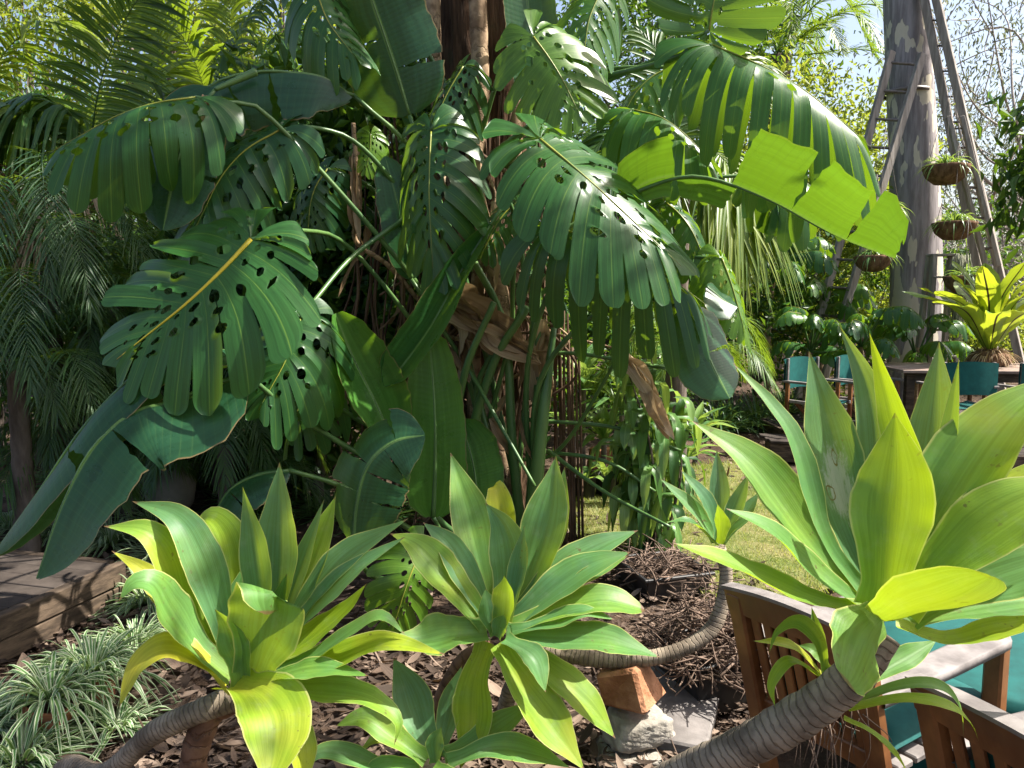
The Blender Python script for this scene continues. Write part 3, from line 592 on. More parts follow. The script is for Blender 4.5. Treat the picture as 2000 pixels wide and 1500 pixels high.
t = thing('agave', 'big bright agave at the right on a leaning ringed trunk, one leaf scarred white', 'agave', (-.1, 1.75, 0), 'foxtail agaves in the front bed')
rl = agave(t, (1728, 1190, 1.4), (-.25, -.35, 1), [  # lime leaves get a raised value that paints backlight into their colour
    ([(1712, 1160), (1655, 1010), (1618, 850), (1580, 686)], .05, .22, 104, .12), ([(1700, 1175), (1610, 1050), (1556, 870), (1503, 785), (1430, 708)], .02, .12, 56, .15),
    ([(1690, 1185), (1585, 1060), (1470, 905), (1352, 822)], .05, .15, 108, .36), ([(1695, 1195), (1580, 1110), (1505, 1035), (1418, 993)], 0, -.02, 82, .3),
    ([(1692, 1200), (1560, 1165), (1425, 1100), (1312, 1060)], -.03, -.08, 88, .5), ([(1728, 1185), (1742, 1040), (1752, 920), (1748, 806)], -.04, .03, 150, .5, .45),
    ([(1745, 1170), (1795, 1010), (1740, 800), (1698, 650)], .05, .18, 62, .6), ([(1722, 1160), (1715, 920), (1695, 760), (1640, 636)], .08, .25, 66, .02),
    ([(1755, 1160), (1800, 980), (1826, 830), (1834, 668)], .1, .28, 98, .05), ([(1770, 1150), (1815, 1000), (1852, 850), (1873, 700)], .06, .16, 40, .25),
    ([(1752, 1175), (1860, 960), (1965, 815), (2090, 725)], .03, .12, 148, .42), ([(1765, 1180), (1890, 1010), (2000, 935), (2130, 870)], .0, .03, 70, .55),
    ([(1762, 1190), (1880, 1070), (2000, 985), (2160, 930)], -.04, -.06, 130, .5, .3, AG_W, (-.45, -.6, .65)), ([(1768, 1200), (1890, 1140), (2020, 1095), (2160, 1060)], -.03, -.06, 130, .2, .3, AG_W, (-.35, -.6, .7)),
    ([(1728, 1212), (1775, 1190), (1855, 1165), (1936, 1125)], -.08, -.24, 172, .36, .3, BLUNT, (.1, .95, .35), .0), ([(1722, 1205), (1695, 1235), (1675, 1280), (1655, 1335)], -.05, -.18, 145, .35, .2, BLUNT, (.1, 1, -.2)),
    ([(1750, 1222), (1850, 1252), (1950, 1232), (2090, 1196)], -.06, -.12, 62, .62), ([(1705, 1170), (1690, 1010), (1655, 880)], .08, .2, 70, .32), ([(1770, 1215), (1880, 1190), (2010, 1170), (2150, 1190)], .03, .05, 110, .25), ([(1745, 1195), (1790, 1060), (1850, 960), (1920, 900)], .06, .12, 90, .3), ([(1712, 1185), (1640, 1080), (1570, 980), (1530, 930)], .07, .16, 70, .2)], k=.4, wk=1.1)
mb = MB(); mb.tube([W(1722, 1235, 1.42), W(1650, 1335, 1.42), W(1500, 1435, 1.48), W(1350, 1505, 1.58), A([.22, 1.72, .42]), A([.02, 1.8, .12]), A([-.05, 1.83, -.03])], [.036, .041, .039, .040, .041, .042, .044], 16, 80, ring=lambda s: 1 + .035 * np.sin(s * 190 + 2.2 * np.sin(s * 17)) + .03 * np.sin(s * 31 + 1)); mb.build('stem', M['astem'], t)
agave(t, (1605, 1315, 1.5), (-.2, -.3, 1), [([(1612, 1318), (1598, 1250), (1558, 1212), (1518, 1232), (1502, 1275)], 0, -.04, 34, .3), ([(1608, 1322), (1545, 1262), (1470, 1252)], 0, -.02, 30, .8),
    ([(1615, 1310), (1600, 1250), (1585, 1185)], 0, .03, 26, .2), ([(1605, 1325), (1545, 1292), (1508, 1335), (1514, 1382)], 0, -.06, 30, .6), ([(1620, 1310), (1590, 1270), (1560, 1260)], .02, .05, 26, .3)], k=.15, name='offset_leaf')
agave(t, (1660, 1385, 1.42), (.3, -.3, 1), [([(1655, 1380), (1745, 1342), (1830, 1338), (1874, 1380), (1882, 1442)], .02, .04, 30, .3), ([(1655, 1385), (1760, 1366), (1850, 1378), (1895, 1412), (1912, 1448)], 0, 0, 34, .6),
    ([(1648, 1405), (1700, 1430), (1752, 1478), (1782, 1530)], 0, -.04, 28, .65), ([(1690, 1330), (1760, 1290), (1830, 1250)], .08, .16, 50, .25)], k=.15, name='offset_leaf')
rm = MB(); rg = np.random.default_rng(3)
for k in range(26):
    a = W(rg.uniform(1560, 1700), rg.uniform(1360, 1420), 1.47); e = a + A([rg.normal(0, .03), rg.normal(0, .03), -rg.uniform(.05, .2)])
    rm.tube([a, (a + e) / 2 + rg.normal(0, .012, 3), e], [.0016, .0012, .0006], 4, 8)
rm.build('aerial_roots', M['twig'], t)

t = thing('agave', 'small dark agave on a bowed stem resting on the stacked stones', 'agave', tuple(W(1060, 1290, 2.75) * A([1, 1, 0])), 'foxtail agaves in the front bed')
agave(t, (1405, 1060, 2.75), (.0, -.2, 1), [([(1402, 1058), (1380, 980), (1330, 918)], .0, .05, 40, .05), ([(1405, 1055), (1405, 970), (1400, 878)], .03, .12, 42, .02), ([(1408, 1055), (1440, 985), (1462, 925)], .0, .06, 40, .1), ([(1410, 1060), (1450, 1010), (1482, 962)], .02, .1, 40, .1),
    ([(1400, 1060), (1360, 1000), (1290, 935)], .05, .1, 36, .15), ([(1400, 1065), (1350, 1020), (1300, 1020)], -.02, -.05, 30, .2), ([(1405, 1062), (1408, 1020), (1402, 985)], -.03, -.04, 38, .4), ([(1412, 1062), (1440, 1030), (1480, 1000)], -.03, -.04, 34, .2), ([(1395, 1060), (1370, 1010), (1348, 960)], .06, .14, 36, .2)], k=.2)
mb = MB(); mb.tube([W(1405, 1068, 2.75), W(1418, 1130, 2.75), W(1392, 1225, 2.72), W(1310, 1276, 2.7), W(1190, 1290, 2.72), W(1060, 1278, 2.76), A([.0, 2.8, .2]), A([-.05, 2.82, -.03])], [.022, .026, .028, .029, .030, .031, .031, .032], 14, 80, ring=lambda s: 1 + .035 * np.sin(s * 200 + 2.2 * np.sin(s * 17)) + .03 * np.sin(s * 31 + 1)); mb.build('stem', M['astem'], t)

rl[0].data.materials[0] = M['agave_scar']; rl[0]['label'] = 'leaf with a bleached white scar'
# stones, slab, planters and twigs beside the agaves
mb = MB(); mb.box(W(1226, 1338, 2.73), (.185, .15, .17), X=(.80, -.58, .10), Z=(-.12, .05, 1), bev=.014, jit=.016); o = mb.build('rock', M['redrock']); tag(o, 'angular rust-red rock on top of the stone stack', 'rock')
o = rock(None, W(1248, 1418, 2.72), (.32, .26, .14), M['stone'], 'rock', 8, .3); tag(o, 'pale sandstone rock in the middle of the stone stack', 'rock')
o = rock(None, W(1240, 1478, 2.70), (.37, .30, .13), M['stone'], 'rock', 12, .1); tag(o, 'flat sandstone at the bottom of the stone stack', 'rock')
mb = MB(); c = G(1310, 1420, 0); mb.box(c + A([.02, .1, .03]), (.36, .62, .08), X=(.93, -.36, 0), jit=.006, bev=.008); tag(mb.build('paving_slab', M['slab']), 'grey paving slab lying behind the stacked stones', 'slab')
def planter(c, w, h, rz, label, fill):
    t = thing('planter', label, 'planter', c); ca, sa = math.cos(rz), math.sin(rz); X = A([ca, sa, 0]); Y = A([-sa, ca, 0])
    mb = MB(); th = .006
    for sg, ax, bx in ((1, X, Y), (-1, X, Y), (1, Y, X), (-1, Y, X)):
        tp = A(c) + ax * sg * w / 2; bt = A(c) + ax * sg * w * .42; n = norm(tp + A([0, 0, h]) - bt); mid = (tp + bt) / 2 + A([0, 0, h / 2])
        mb.box(mid, (th, w * .93, h), X=norm(np.cross(norm(bx), n)), Y=bx, Z=n, bev=.002)
    mb.build('wall', M['black'], t); mb = MB()
    for sg, ax, bx in ((1, X, Y), (-1, X, Y), (1, Y, X), (-1, Y, X)): mb.box(A(c) + ax * sg * w / 2 + A([0, 0, h]), (.022, w + .02 - (.03 if ax is Y else 0), .018), X=ax, bev=.004)
    mb.build('rim', M['black'], t); mb = MB(); mb.box(A(c) + A([0, 0, h * .42]), (w * .84, w * .84, h * .8), X=X, jit=.006); mb.build('soil', M['earth'], t)
    return t
pc = G(1400, 1388); pc[2] = -.01; planter(pc + A([0, .14, 0]), .33, .22, .35, 'square black plastic planter heaped with dry twigs behind the small agave stem', 0)
pc2 = G(1265, 1155); planter(pc2 + A([.1, .1, -.01]), .42, .13, .3, 'low black tray with prunings at the edge of the lawn', 0)
def twigs(name, c, r, n, h, label, seed, ln=.3):
    rg = np.random.default_rng(seed); mb = MB()
    for k in range(n):
        a = rg.uniform(0, 6.28); rr = r * math.sqrt(rg.uniform(0, 1)); p = A(c) + A([math.cos(a) * rr, math.sin(a) * rr, rg.uniform(0, h) * (1.1 - rr / r)])
        d = norm([rg.normal(0, 1), rg.normal(0, 1), rg.normal(0, .35)]) * ln * rg.uniform(.3, 1); R = rg.uniform(.0012, .006)
        mb.tube([p - d / 2, p + rg.normal(0, .025, 3), p + d / 2], [R, R * .9, R * .5], 5, 8, rnd=rg.uniform(0, 1))
    V = mb.v
    for q in V: q[:, 2] = np.maximum(q[:, 2], .006)
    return tag(mb.build(name, M['twig']), label, 'twigs', kind='stuff')
twigs('twig_heap', pc + A([0, .14, .19]), .27, 460, .36, 'tangled dry twigs heaped on the black planter', 21)
twigs('twig_heap', pc2 + A([.1, .1, .11]), .25, 130, .12, 'brown prunings lying in the low tray', 22, .35)
twigs('twig_heap', G(1150, 1085), .35, 60, .05, 'short sticks scattered at the edge of the lawn', 23, .28)

# ---------------------------------------------------------------- timber platform with pots and spider plants
def platform():
    cor = G(240, 1100, .23); u = norm(A([-.967, .254, 0])); v = norm(A([-.254, -.967, 0])); z = A([0, 0, 1.0])
    t = thing('timber_platform', 'low weathered timber platform corner at the left edge, with a stout beam', 'platform', (cor[0], cor[1], 0))
    W_ = .125
    for k in range(14):
        mb = MB(); c = cor + u * (.075 + 1.3) + v * (k * (W_ + .004) + W_ / 2) + z * (-.022 + RNG.normal(0, .002)); mb.box(c, (2.6, W_, .03), X=u, Z=z, rnd=RNG.uniform(0, 1), bev=.003, jit=.001); mb.build('plank', M['timber'], t)
    for k, (zz, hh) in enumerate(((-.058, .115), (-.172, .105))):
        mb = MB(); mb.box(cor + u * (.03 + .008 * k) + v * .92 + z * zz, (.06, 1.9, hh), X=u, Z=z, bev=.008, jit=.003); mb.build('beam', M['beam'], t)
    mb = MB(); mb.box(cor + u * 1.4 - v * .028 + z * -.115, (2.6, .05, .22), X=u, Z=z, bev=.006); mb.build('beam', M['beam'], t)
platform()
def terra_pot(c, r, h, tilt, label):
    t = thing('flower_pot', label, 'pot', c); ax = norm(A([tilt[0], tilt[1], 1]))
    mb = MB(); mb.lathe(A(c), [(.0, .0), (r * .68, 0), (r * .95, h * .78), (r * .80, h * .78), (r * .6, h * .6)], 24, ax); mb.build('wall', M['terra'], t)
    mb = MB(); mb.lathe(A(c), [(r * .93, h * .76), (r * 1.05, h * .77), (r * 1.06, h), (r * .93, h), (r * .88, h * .8)], 24, ax); mb.build('rim', M['terra'], t)
    mb = MB(); mb.lathe(A(c), [(r * .9, h * .86), (r * .5, h * .89), (.001, h * .9)], 16, ax); mb.build('soil', M['earth'], t)
    return A(c) + ax * h * .9
def spider(c, n, ln, seed, label, z=0):
    mb = MB(); blades(mb, c, int(n * 1.5), ln * 1.1, .015, 1.0, 1.1, np.random.default_rng(seed), zoff=z); o = mb.build('spider_plant', M['spider'], org=(c[0], c[1], max(c[2] + z, 0)))
    return tag(o, label, 'spider plant', 'spider plants around the platform')
p1 = terra_pot(G(95, 1425), .095, .16, (.25, -.2), 'terracotta pot tilted among the spider plants at the lower left')
p2 = terra_pot(G(195, 1375), .085, .15, (-.1, -.1), 'terracotta pot half hidden by spider plant leaves under the platform beam')
spider(p1, 90, .34, 31, 'spider plant growing in the tilted terracotta pot'); spider(p2, 110, .38, 32, 'spider plant growing in the pot under the platform beam')
for k, (x, y, n, ln, lb) in enumerate([(40, 1500, 120, .36, 'spider plant in the very bottom left corner'), (-40, 1420, 90, .36, 'spider plant cut by the left edge below the platform'), (265, 1265, 100, .34, 'spider plant between the beam and the left agave'), (150, 1310, 80, .32, 'spider plant close under the middle of the beam'),
        (290, 1185, 110, .40, 'spider plant at the platform corner'), (330, 1090, 130, .42, 'spider plant behind the platform corner, near the left agave tip'), (215, 1068, 130, .42, 'spider plant spilling over the back edge of the platform'), (110, 1050, 110, .42, 'spider plant behind the platform under the hanging paddle leaf'), (400, 1060, 110, .4, 'spider plant just behind the left agave'), (300, 1030, 120, .42, 'spider plant in front of the pale urn'), (20, 1035, 90, .42, 'spider plant at the left edge behind the platform'), (185, 1005, 110, .45, 'spider plant farthest back below the date palm'), (230, 1430, 60, .3, 'small spider plant beside the ringed agave stem')]):
    spider(G(x, y), n, ln, 40 + k, lb)
uc = G(335, 1010); mb = MB(); mb.lathe(uc, [(.001, 0), (.10, .0), (.17, .12), (.19, .26), (.14, .38), (.125, .42), (.15, .45), (.13, .45), (.11, .40)], 28); tag(mb.build('urn', M['ceramic'], org=uc), 'pale rounded urn in the shade behind the spider plants', 'urn')

# ---------------------------------------------------------------- host tree with vine stems and hanging roots
def host_tree():
    t = thing('host_tree', 'thick dark fibrous tree trunk wrapped by climbing stems in the centre', 'tree', (-.25, 5.3, 0))
    rg = np.random.default_rng(2); mb = MB()
    n, m = 60, 40; z = np.linspace(-.05, 6.2, n); a = np.linspace(0, 2 * np.pi, m, endpoint=False)
    r = .27 + .16 * np.exp(-z / .35)
    lob = 1 + .16 * np.cos(5 * a[None] + .8 * z[:, None]) + .07 * np.cos(11 * a[None] - 1.3 * z[:, None] + 1) + rg.normal(0, .02, (n, m))
    cx = -.22 + .04 * np.sin(z * 1.1); cy = 5.35 + .04 * np.cos(z)
    P = np.stack([cx[:, None] + r[:, None] * lob * np.cos(a)[None], cy[:, None] + r[:, None] * lob * np.sin(a)[None], z[:, None] * np.ones(m)[None]], -1); mb.grid(P, None, wrap=True)
    mb.build('trunk', M['fibre'], t)
    cm = MB()
    for c, rad in (((3.3, 3.1, 6.3), (.9, .65, .4)), ((1.25, 4.2, 6.3), (.6, .6, .4)), ((-.3, 5.6, 6.4), (2.3, 2.0, 1.3)), ((1.6, 6.6, 6.2), (1.7, 1.6, 1.0)), ((-2.4, 6.4, 6.0), (1.8, 1.6, 1.0))):  # first two clumps are added out of view to shade the left plants
        _, pp = clump_pts(rg, c, rad, max(8, int(14 * rad[0] * rad[1])), 75, .26); leafcards(cm, pp, .16, .45, rg)
    cm.build('crown', M['dark'], t)
    lm = MB()
    for e in ((3.4, 3.0, 6.3), (1.25, 4.2, 6.3), (1.7, 6.6, 6.2), (-2.4, 6.4, 6.0), (-.6, 5.0, 6.8), (.5, 6.4, 6.9), (-1.2, 6.8, 6.7)): lm.tube([A([-.22, 5.35, 4.6]), (A([-.22, 5.35, 5.3]) + A(e)) / 2, A(e)], [.13, .09, .03], 8, 14)  # first two limbs carry the added shading clumps
    lm.build('limb', M['fibre'], t)
host_tree()
VN = thing('monstera_vine', 'large climbing split-leaf plant with holed leaves all over the central trunk', 'climbing plant', (.1, 4.95, 0))
def stem(pxs, r, nm='stem', mat='vine', root=None, seg=12, n=50):
    mb = MB(); mb.tube([W(*p) for p in pxs], r, seg, n, ring=lambda s: 1 + .04 * np.sin(s * 130)); return mb.build(nm, M[mat], root or VN)
stem([(925, -160, 4.95), (935, 60, 4.95), (938, 210, 4.93), (925, 350, 4.9), (960, 500, 4.88), (985, 640, 4.9), (960, 800, 4.9), (1000, 980, 4.9), (1000, 1120, 4.95)], [.055, .055, .055, .055, .055, .055, .06, .06, .06])
stem([(842, -160, 5.0), (846, 40, 5.0), (852, 180, 5.0), (880, 330, 5.02), (905, 470, 5.0), (880, 600, 4.95), (850, 680, 4.92), (905, 860, 4.9), (950, 1000, 4.9), (960, 1120, 4.95)], [.05, .05, .045, .04, .045, .05, .055, .055, .055, .06])
stem([(1040, -100, 5.1), (1010, 120, 5.05), (1000, 330, 5.0), (950, 460, 4.98), (925, 650, 4.95), (930, 900, 4.95), (930, 1100, 5.0)], [.04, .045, .05, .05, .05, .05, .05])
rm = np.random.default_rng(9)
for k in range(26):
    x = rm.uniform(800, 1060); y = rm.uniform(250, 900); stem([(x, y, rm.uniform(4.85, 5.05)), (x + rm.normal(0, 45), y + rm.uniform(20, 90), 4.9), (x + rm.normal(0, 70), y + rm.uniform(80, 190), 4.92), (x + rm.normal(0, 80), y + rm.uniform(180, 300), 5.0)], [rm.uniform(.006, .02), .008], 'aerial_root', 'vine' if k % 3 == 0 else 'root', seg=7, n=24)
for k in range(46):
    x = rm.uniform(690, 1080); y0 = rm.uniform(150, 560); y1 = rm.uniform(800, 1060); d = rm.uniform(4.9, 5.25); x1 = x + rm.normal(0, 25)
    stem([(x, y0, d), (x + rm.normal(0, 14), (y0 * 2 + y1) / 3, d), (x1 + rm.normal(0, 14), (y0 + y1 * 2) / 3, d), (x1, y1, d)], [rm.uniform(.005, .013)] * 2, 'aerial_root', 'root', seg=5, n=16)
for k in range(9):
    x = 1088 + k * 5.5 + rm.normal(0, 2); stem([(x - 4 + rm.normal(0, 3), rm.uniform(600, 690), 5.0 + rm.uniform(-.05, .1)), (x, 860, 5.0), (x + 4, 1068, 5.05)], [.008, .009], 'aerial_root', 'root', seg=6, n=10)
stem([(690, 240, 4.7), (700, 400, 4.75), (695, 470, 4.8), (760, 520, 4.9), (830, 600, 5.0)], [.014, .016], 'aerial_root', 'vine', seg=7)

# ---------------------------------------------------------------- monstera leaves; the yellowest have backlight painted into their colour
CAMV = A([0, -1.0, .25])
def mon(j, m, tip, d3, wpx, hint, seed, root=None, stalk=None, **k):
    P = [W(*j, d3[0]), W(*m, d3[1]), W(*tip, d3[2])]
    st = None
    if stalk: st = [W(*q) for q in stalk]
    return monstera(root or VN, P, wpx * d3[1] / F, hint, seed=seed, stalk=st, **k)
mon((490, 468), (385, 575), (228, 702), (3.75, 3.6, 3.55), 430, (-.15, -1, .45), 1, age=.42, a0=.0, a1=.2, lobes=11, stalk=[(905, 760, 4.9), (700, 500, 4.5), (590, 450, 4.1)], rib=.02)
mon((382, 190), (255, 215), (95, 300), (3.9, 3.75, 3.7), 300, (-.25, -.35, 1), 2, age=.35, a0=.35, a1=.95, lobes=10, stalk=[(860, 640, 4.9), (800, 535, 4.6), (530, 232, 4.15), (440, 205, 4.0)], hang=.2)
mon((587, 622), (560, 700), (505, 800), (3.9, 3.8, 3.7), 320, (.15, -.9, .5), 3, age=.3, a0=.15, a1=.6, lobes=10, stalk=[(800, 420, 4.6), (690, 500, 4.3), (620, 580, 4.0)], hang=.25)
mon((545, 255), (450, 320), (370, 470), (4.2, 4.1, 4.0), 250, (.1, -.8, .6), 4, age=.15, a0=.15, a1=.6, lobes=10, stalk=[(880, 500, 4.9), (720, 300, 4.5), (620, 250, 4.3)], hang=.2)
mon((1055, 272), (1165, 365), (1330, 520), (4.0, 3.85, 3.75), 350, (.0, -.62, .95), 5, age=.42, a0=.0, a1=.3, lobes=11, stalk=[(1000, 700, 4.9), (1010, 480, 4.6), (1090, 300, 4.25)], rib=.012, hang=.12)
mon((1085, 445), (1235, 495), (1385, 600), (4.1, 4.0, 3.95), 340, (.05, -.5, 1), 6, slit=.3, gapw=1.9, age=.12, a0=.45, a1=.85, lobes=11, stalk=[(940, 880, 4.85), (1010, 620, 4.6), (1050, 520, 4.3)], hang=.3)
mon((1042, 72), (1090, 140), (1138, 235), (4.35, 4.3, 4.25), 240, (.4, -.85, -.25), 7, age=.8, a0=.05, a1=.3, lobes=10, stalk=[(940, 260, 4.9), (980, 130, 4.7), (1010, 80, 4.5)])
mon((842, 255), (838, 380), (846, 525), (4.45, 4.3, 4.25), 250, (-.3, -.95, .2), 8, age=.22, a0=.1, a1=.55, lobes=11, stalk=[(950, 420, 4.9), (900, 240, 4.7), (860, 230, 4.5)], hang=.15)
mon((1392, 88), (1555, 165), (1715, 300), (4.3, 4.15, 4.1), 330, (.1, -.05, 1), 9, slit=.28, gapw=2.2, age=.4, a0=.55, a1=.85, lobes=13, stalk=[(980, 330, 4.95), (1120, 180, 4.7), (1280, 125, 4.5)], hang=.35, srad=.015)
mon((1238, 215), (1310, 240), (1405, 330), (4.6, 4.5, 4.4), 250, (.1, -.2, 1), 10, age=.45, a0=.4, a1=.7, lobes=10, stalk=[(980, 420, 4.95), (1120, 250, 4.8)], hang=.3)
mon((1385, 60), (1400, -20), (1440, -130), (4.4, 4.4, 4.5), 270, (.2, .5, .8), 11, age=.5, a0=.1, a1=.4, lobes=10, stalk=[(960, 300, 4.95), (1100, 200, 4.8), (1250, 130, 4.6)])
mon((612, -40), (640, 40), (705, 125), (4.5, 4.4, 4.35), 210, (.1, -.8, .5), 12, age=.35, a0=.2, a1=.6, lobes=10, stalk=[(880, 180, 4.95), (760, -20, 4.8), (690, -60, 4.6)], hang=.2)
mon((724, 262), (722, 295), (714, 338), (4.75, 4.72, 4.7), 88, (.2, -.9, .3), 13, age=.98, a0=.1, a1=.3, lobes=9, stalk=[(850, 430, 5.0), (740, 330, 4.85)], srad=.005, rib=.004)
mon((822, 1075), (795, 1140), (765, 1235), (3.6, 3.5, 3.5), 190, (.4, -.85, .3), 14, age=.85, a0=.1, a1=.5, lobes=10, stalk=[(930, 1080, 4.8), (880, 1060, 4.2)], hang=.1)
mon((1410, 505), (1430, 560), (1455, 650), (4.5, 4.45, 4.4), 170, (.3, -.7, .6), 15, age=.85, a0=.2, a1=.6, lobes=10, stalk=[(1000, 560, 4.95), (1200, 500, 4.8)], hang=.3)
mon((1300, 395), (1345, 440), (1385, 530), (4.7, 4.6, 4.55), 190, (-.1, -.6, .8), 16, age=.2, a0=.3, a1=.6, lobes=10, stalk=[(1000, 640, 4.95), (1150, 480, 4.8)], hang=.3)
mon((1010, 395), (975, 430), (940, 500), (4.55, 4.5, 4.45), 130, (-.2, -.8, .5), 17, age=.2, a0=.2, a1=.5, lobes=9, stalk=[(990, 560, 4.9), (1010, 450, 4.75)])
mon((1180, -30), (1150, 40), (1140, 120), (4.6, 4.5, 4.45), 190, (.2, -.7, .5), 18, age=.55, a0=.2, a1=.5, lobes=10, stalk=[(970, 100, 4.95), (1060, -40, 4.8)], hang=.2)
mon((1310, 130), (1250, 170), (1200, 260), (4.8, 4.75, 4.7), 190, (-.1, -.6, .7), 19, age=.35, a0=.3, a1=.6, lobes=10, stalk=[(980, 300, 5.0), (1150, 150, 4.9)], hang=.3)
mon((905, 130), (870, 190), (840, 270), (4.75, 4.7, 4.65), 170, (-.3, -.8, .4), 20, age=.15, a0=.25, a1=.6, lobes=10, stalk=[(950, 250, 5.0), (930, 160, 4.85)], hang=.25)
mon((660, 730), (600, 770), (560, 850), (4.2, 4.15, 4.1), 200, (-.1, -.6, .8), 21, age=.5, a0=.25, a1=.6, lobes=10, stalk=[(900, 880, 4.9), (780, 780, 4.6)], hang=.3)
mon((640, 330), (610, 380), (600, 470), (4.65, 4.6, 4.6), 190, (.1, -.8, .4), 22, age=.05, a0=.25, a1=.6, lobes=10, stalk=[(880, 560, 5.0), (740, 380, 4.85)], hang=.2)
mon((1480, 340), (1530, 330), (1620, 390), (5.0, 4.95, 4.9), 230, (.1, .0, 1), 23, age=.45, a0=.45, a1=.7, lobes=10, stalk=[(990, 520, 5.0), (1250, 370, 5.0)], hang=.35)
# long bare stalks crossing low on the right
for q in ([(1010, 900, 4.9), (1100, 870, 4.8), (1240, 640, 4.4)], [(1030, 820, 4.9), (1200, 835, 4.8), (1330, 880, 4.7)], [(1040, 880, 4.9), (1180, 900, 4.7), (1280, 960, 4.6)], [(1010, 700, 4.9), (1120, 690, 4.8), (1300, 720, 4.6)], [(1070, 880, 4.8), (1180, 960, 4.5), (1310, 1030, 4.2)], [(905, 700, 4.7), (960, 800, 4.5), (1045, 950, 4.3)]):
    mb = MB(); mb.tube([W(*p) for p in q], [.014, .012, .009], 8, 20); mb.build('leaf_stalk', M['petiole'], VN)

# ---------------------------------------------------------------- giant strelitzia
ST = thing('bird_of_paradise', 'giant paddle-leaved plant standing in front of the central trunk', 'plant', (.08, 4.75, 0))
BASE = A([.08, 4.75, 0.0])
def pad(pxs, d, wpx, hint, root=None, stalk=None, **k):
    dd = np.linspace(d[0], d[1], len(pxs)) if np.ndim(d) else [d] * len(pxs)
    P = [W(p[0], p[1], q) for p, q in zip(pxs, dd)]
    st = [(s + A([RNG.uniform(-.14, .14), RNG.uniform(-.1, .1), 0]) if s is BASE else s) if isinstance(s, np.ndarray) else W(*s) for s in stalk] if stalk else None
    return paddle(root or ST, P, wpx * np.mean(dd) / F, hint, stalk=st, **k)
pad([(800, 225), (765, 110), (730, 10), (700, -90)], (4.65, 4.5), 200, (-.1, -.9, .3), age=.05, fold=.05, curl=.2, stalk=[BASE, (900, 640, 4.8), (850, 380, 4.75)], tears=((.3,), (.5,)))
pad([(690, 185), (620, 145), (500, 140), (410, 165), (350, 250), (315, 430)], (4.45, 4.0), 210, (-.1, -.3, 1), age=.0, fold=1.0, curl=.5, stalk=[BASE, (930, 620, 4.8), (830, 330, 4.7)], tears=((.25, .5, .7), (.3, .45, .62, .8)))
pad([(420, 175), (375, 230), (345, 320), (318, 450)], (4.1, 3.95), 150, (.2, -.9, .3), age=.0, fold=.15, curl=.3, tears=((.45,), (.6,)), stalk=[(500, 140, 4.2)])
pad([(480, 692), (390, 677), (290, 715), (190, 800), (95, 930), (-20, 1090)], (3.75, 3.4), 150, (-.2, .25, 1), age=.12, fold=.7, curl=.5, stalk=[BASE, (900, 920, 4.6), (700, 820, 4.2), (560, 730, 3.95)], tears=((.3, .55), (.2, .62)))
pad([(478, 728), (370, 775), (265, 800), (185, 868), (120, 985), (70, 1130)], (3.65, 3.25), 215, (-.45, .05, .9), age=.08, fold=1.1, curl=.2, stalk=[BASE, (880, 980, 4.5), (690, 880, 4.1), (560, 795, 3.8)], tears=((.38,), (.47,)), hscale=(.35, 1.3))
pad([(765, 862), (735, 790), (690, 700), (655, 612)], (4.2, 4.05), 150, (.55, -.8, .15), age=.75, fold=-.25, curl=-.75, stalk=[BASE, (900, 1050, 4.5), (800, 950, 4.3)], prof=[(0, .3), (.1, .75), (.35, 1), (.7, .9), (.9, .6), (1, .2)])
pad([(958, 440), (900, 530), (840, 640), (770, 735), (750, 755)], (4.35, 4.15), 120, (.3, -.65, .7), age=.5, fold=-.65, curl=-.5, stalk=[BASE, (930, 780, 4.7), (1020, 600, 4.6), (1000, 400, 4.5)], prof=[(0, .2), (.15, .55), (.5, .9), (.85, 1), (.97, .7), (1, .3)])
pad([(846, 1010), (850, 900), (848, 780), (838, 655)], (4.25, 4.3), 128, (.1, -1, .1), age=.85, fold=.06, curl=-.2, stalk=[BASE, (900, 1090, 4.45)], prof=[(0, .3), (.06, .75), (.2, 1), (.6, .92), (.85, .72), (.97, .5), (1, .3)], rib=.016)
pad([(935, 1010), (928, 930), (915, 870), (895, 820)], (4.4, 4.45), 118, (.05, -1, .05), age=.7, fold=.0, curl=-.2, stalk=[BASE, (960, 1080, 4.5)], prof=[(0, .35), (.1, .8), (.4, 1), (.75, .95), (.93, .6), (1, .15)])
pad([(690, 1060), (697, 980), (720, 905), (770, 862), (830, 850)], (3.55, 3.6), 190, (-.25, -.75, .6), age=.08, fold=.2, curl=.4, stalk=[BASE, (900, 1120, 4.4), (740, 1130, 3.8)], tears=((.3, .5, .7), (.35, .55, .8)), droop_rand=.2)
pad([(565, 918), (500, 928), (440, 965), (400, 1050)], (3.9, 3.75), 130, (-.1, -.5, .9), age=.05, fold=.35, curl=.5, stalk=[BASE, (850, 1060, 4.5), (690, 960, 4.1)], tears=((.4,), (.55,)))
pad([(1215, 385), (1290, 347), (1400, 352), (1520, 400), (1640, 465), (1748, 505)], (4.15, 3.85), 250, (-.2, -.78, -.6), age=1.0, fold=.0, curl=-.15, skip=((-1, 1), (1, 2)), stalk=[BASE, (1030, 720, 4.6), (1120, 480, 4.35)], tears=((.2, .42), (.2, .4, .62, .83)), hscale=(.45, 1.0), droop_rand=.10, prof=[(0, .25), (.06, .6), (.2, .75), (.4, .95), (.65, 1), (.9, .9), (.98, .6), (1, .3)])
pad([(1340, 600), (1368, 660), (1395, 720), (1425, 778)], (4.1, 4.0), 150, (.25, -.85, .4), age=.1, fold=.1, curl=.3, stalk=[BASE, (1050, 760, 4.6), (1200, 590, 4.35)], tears=((), (.5,)))
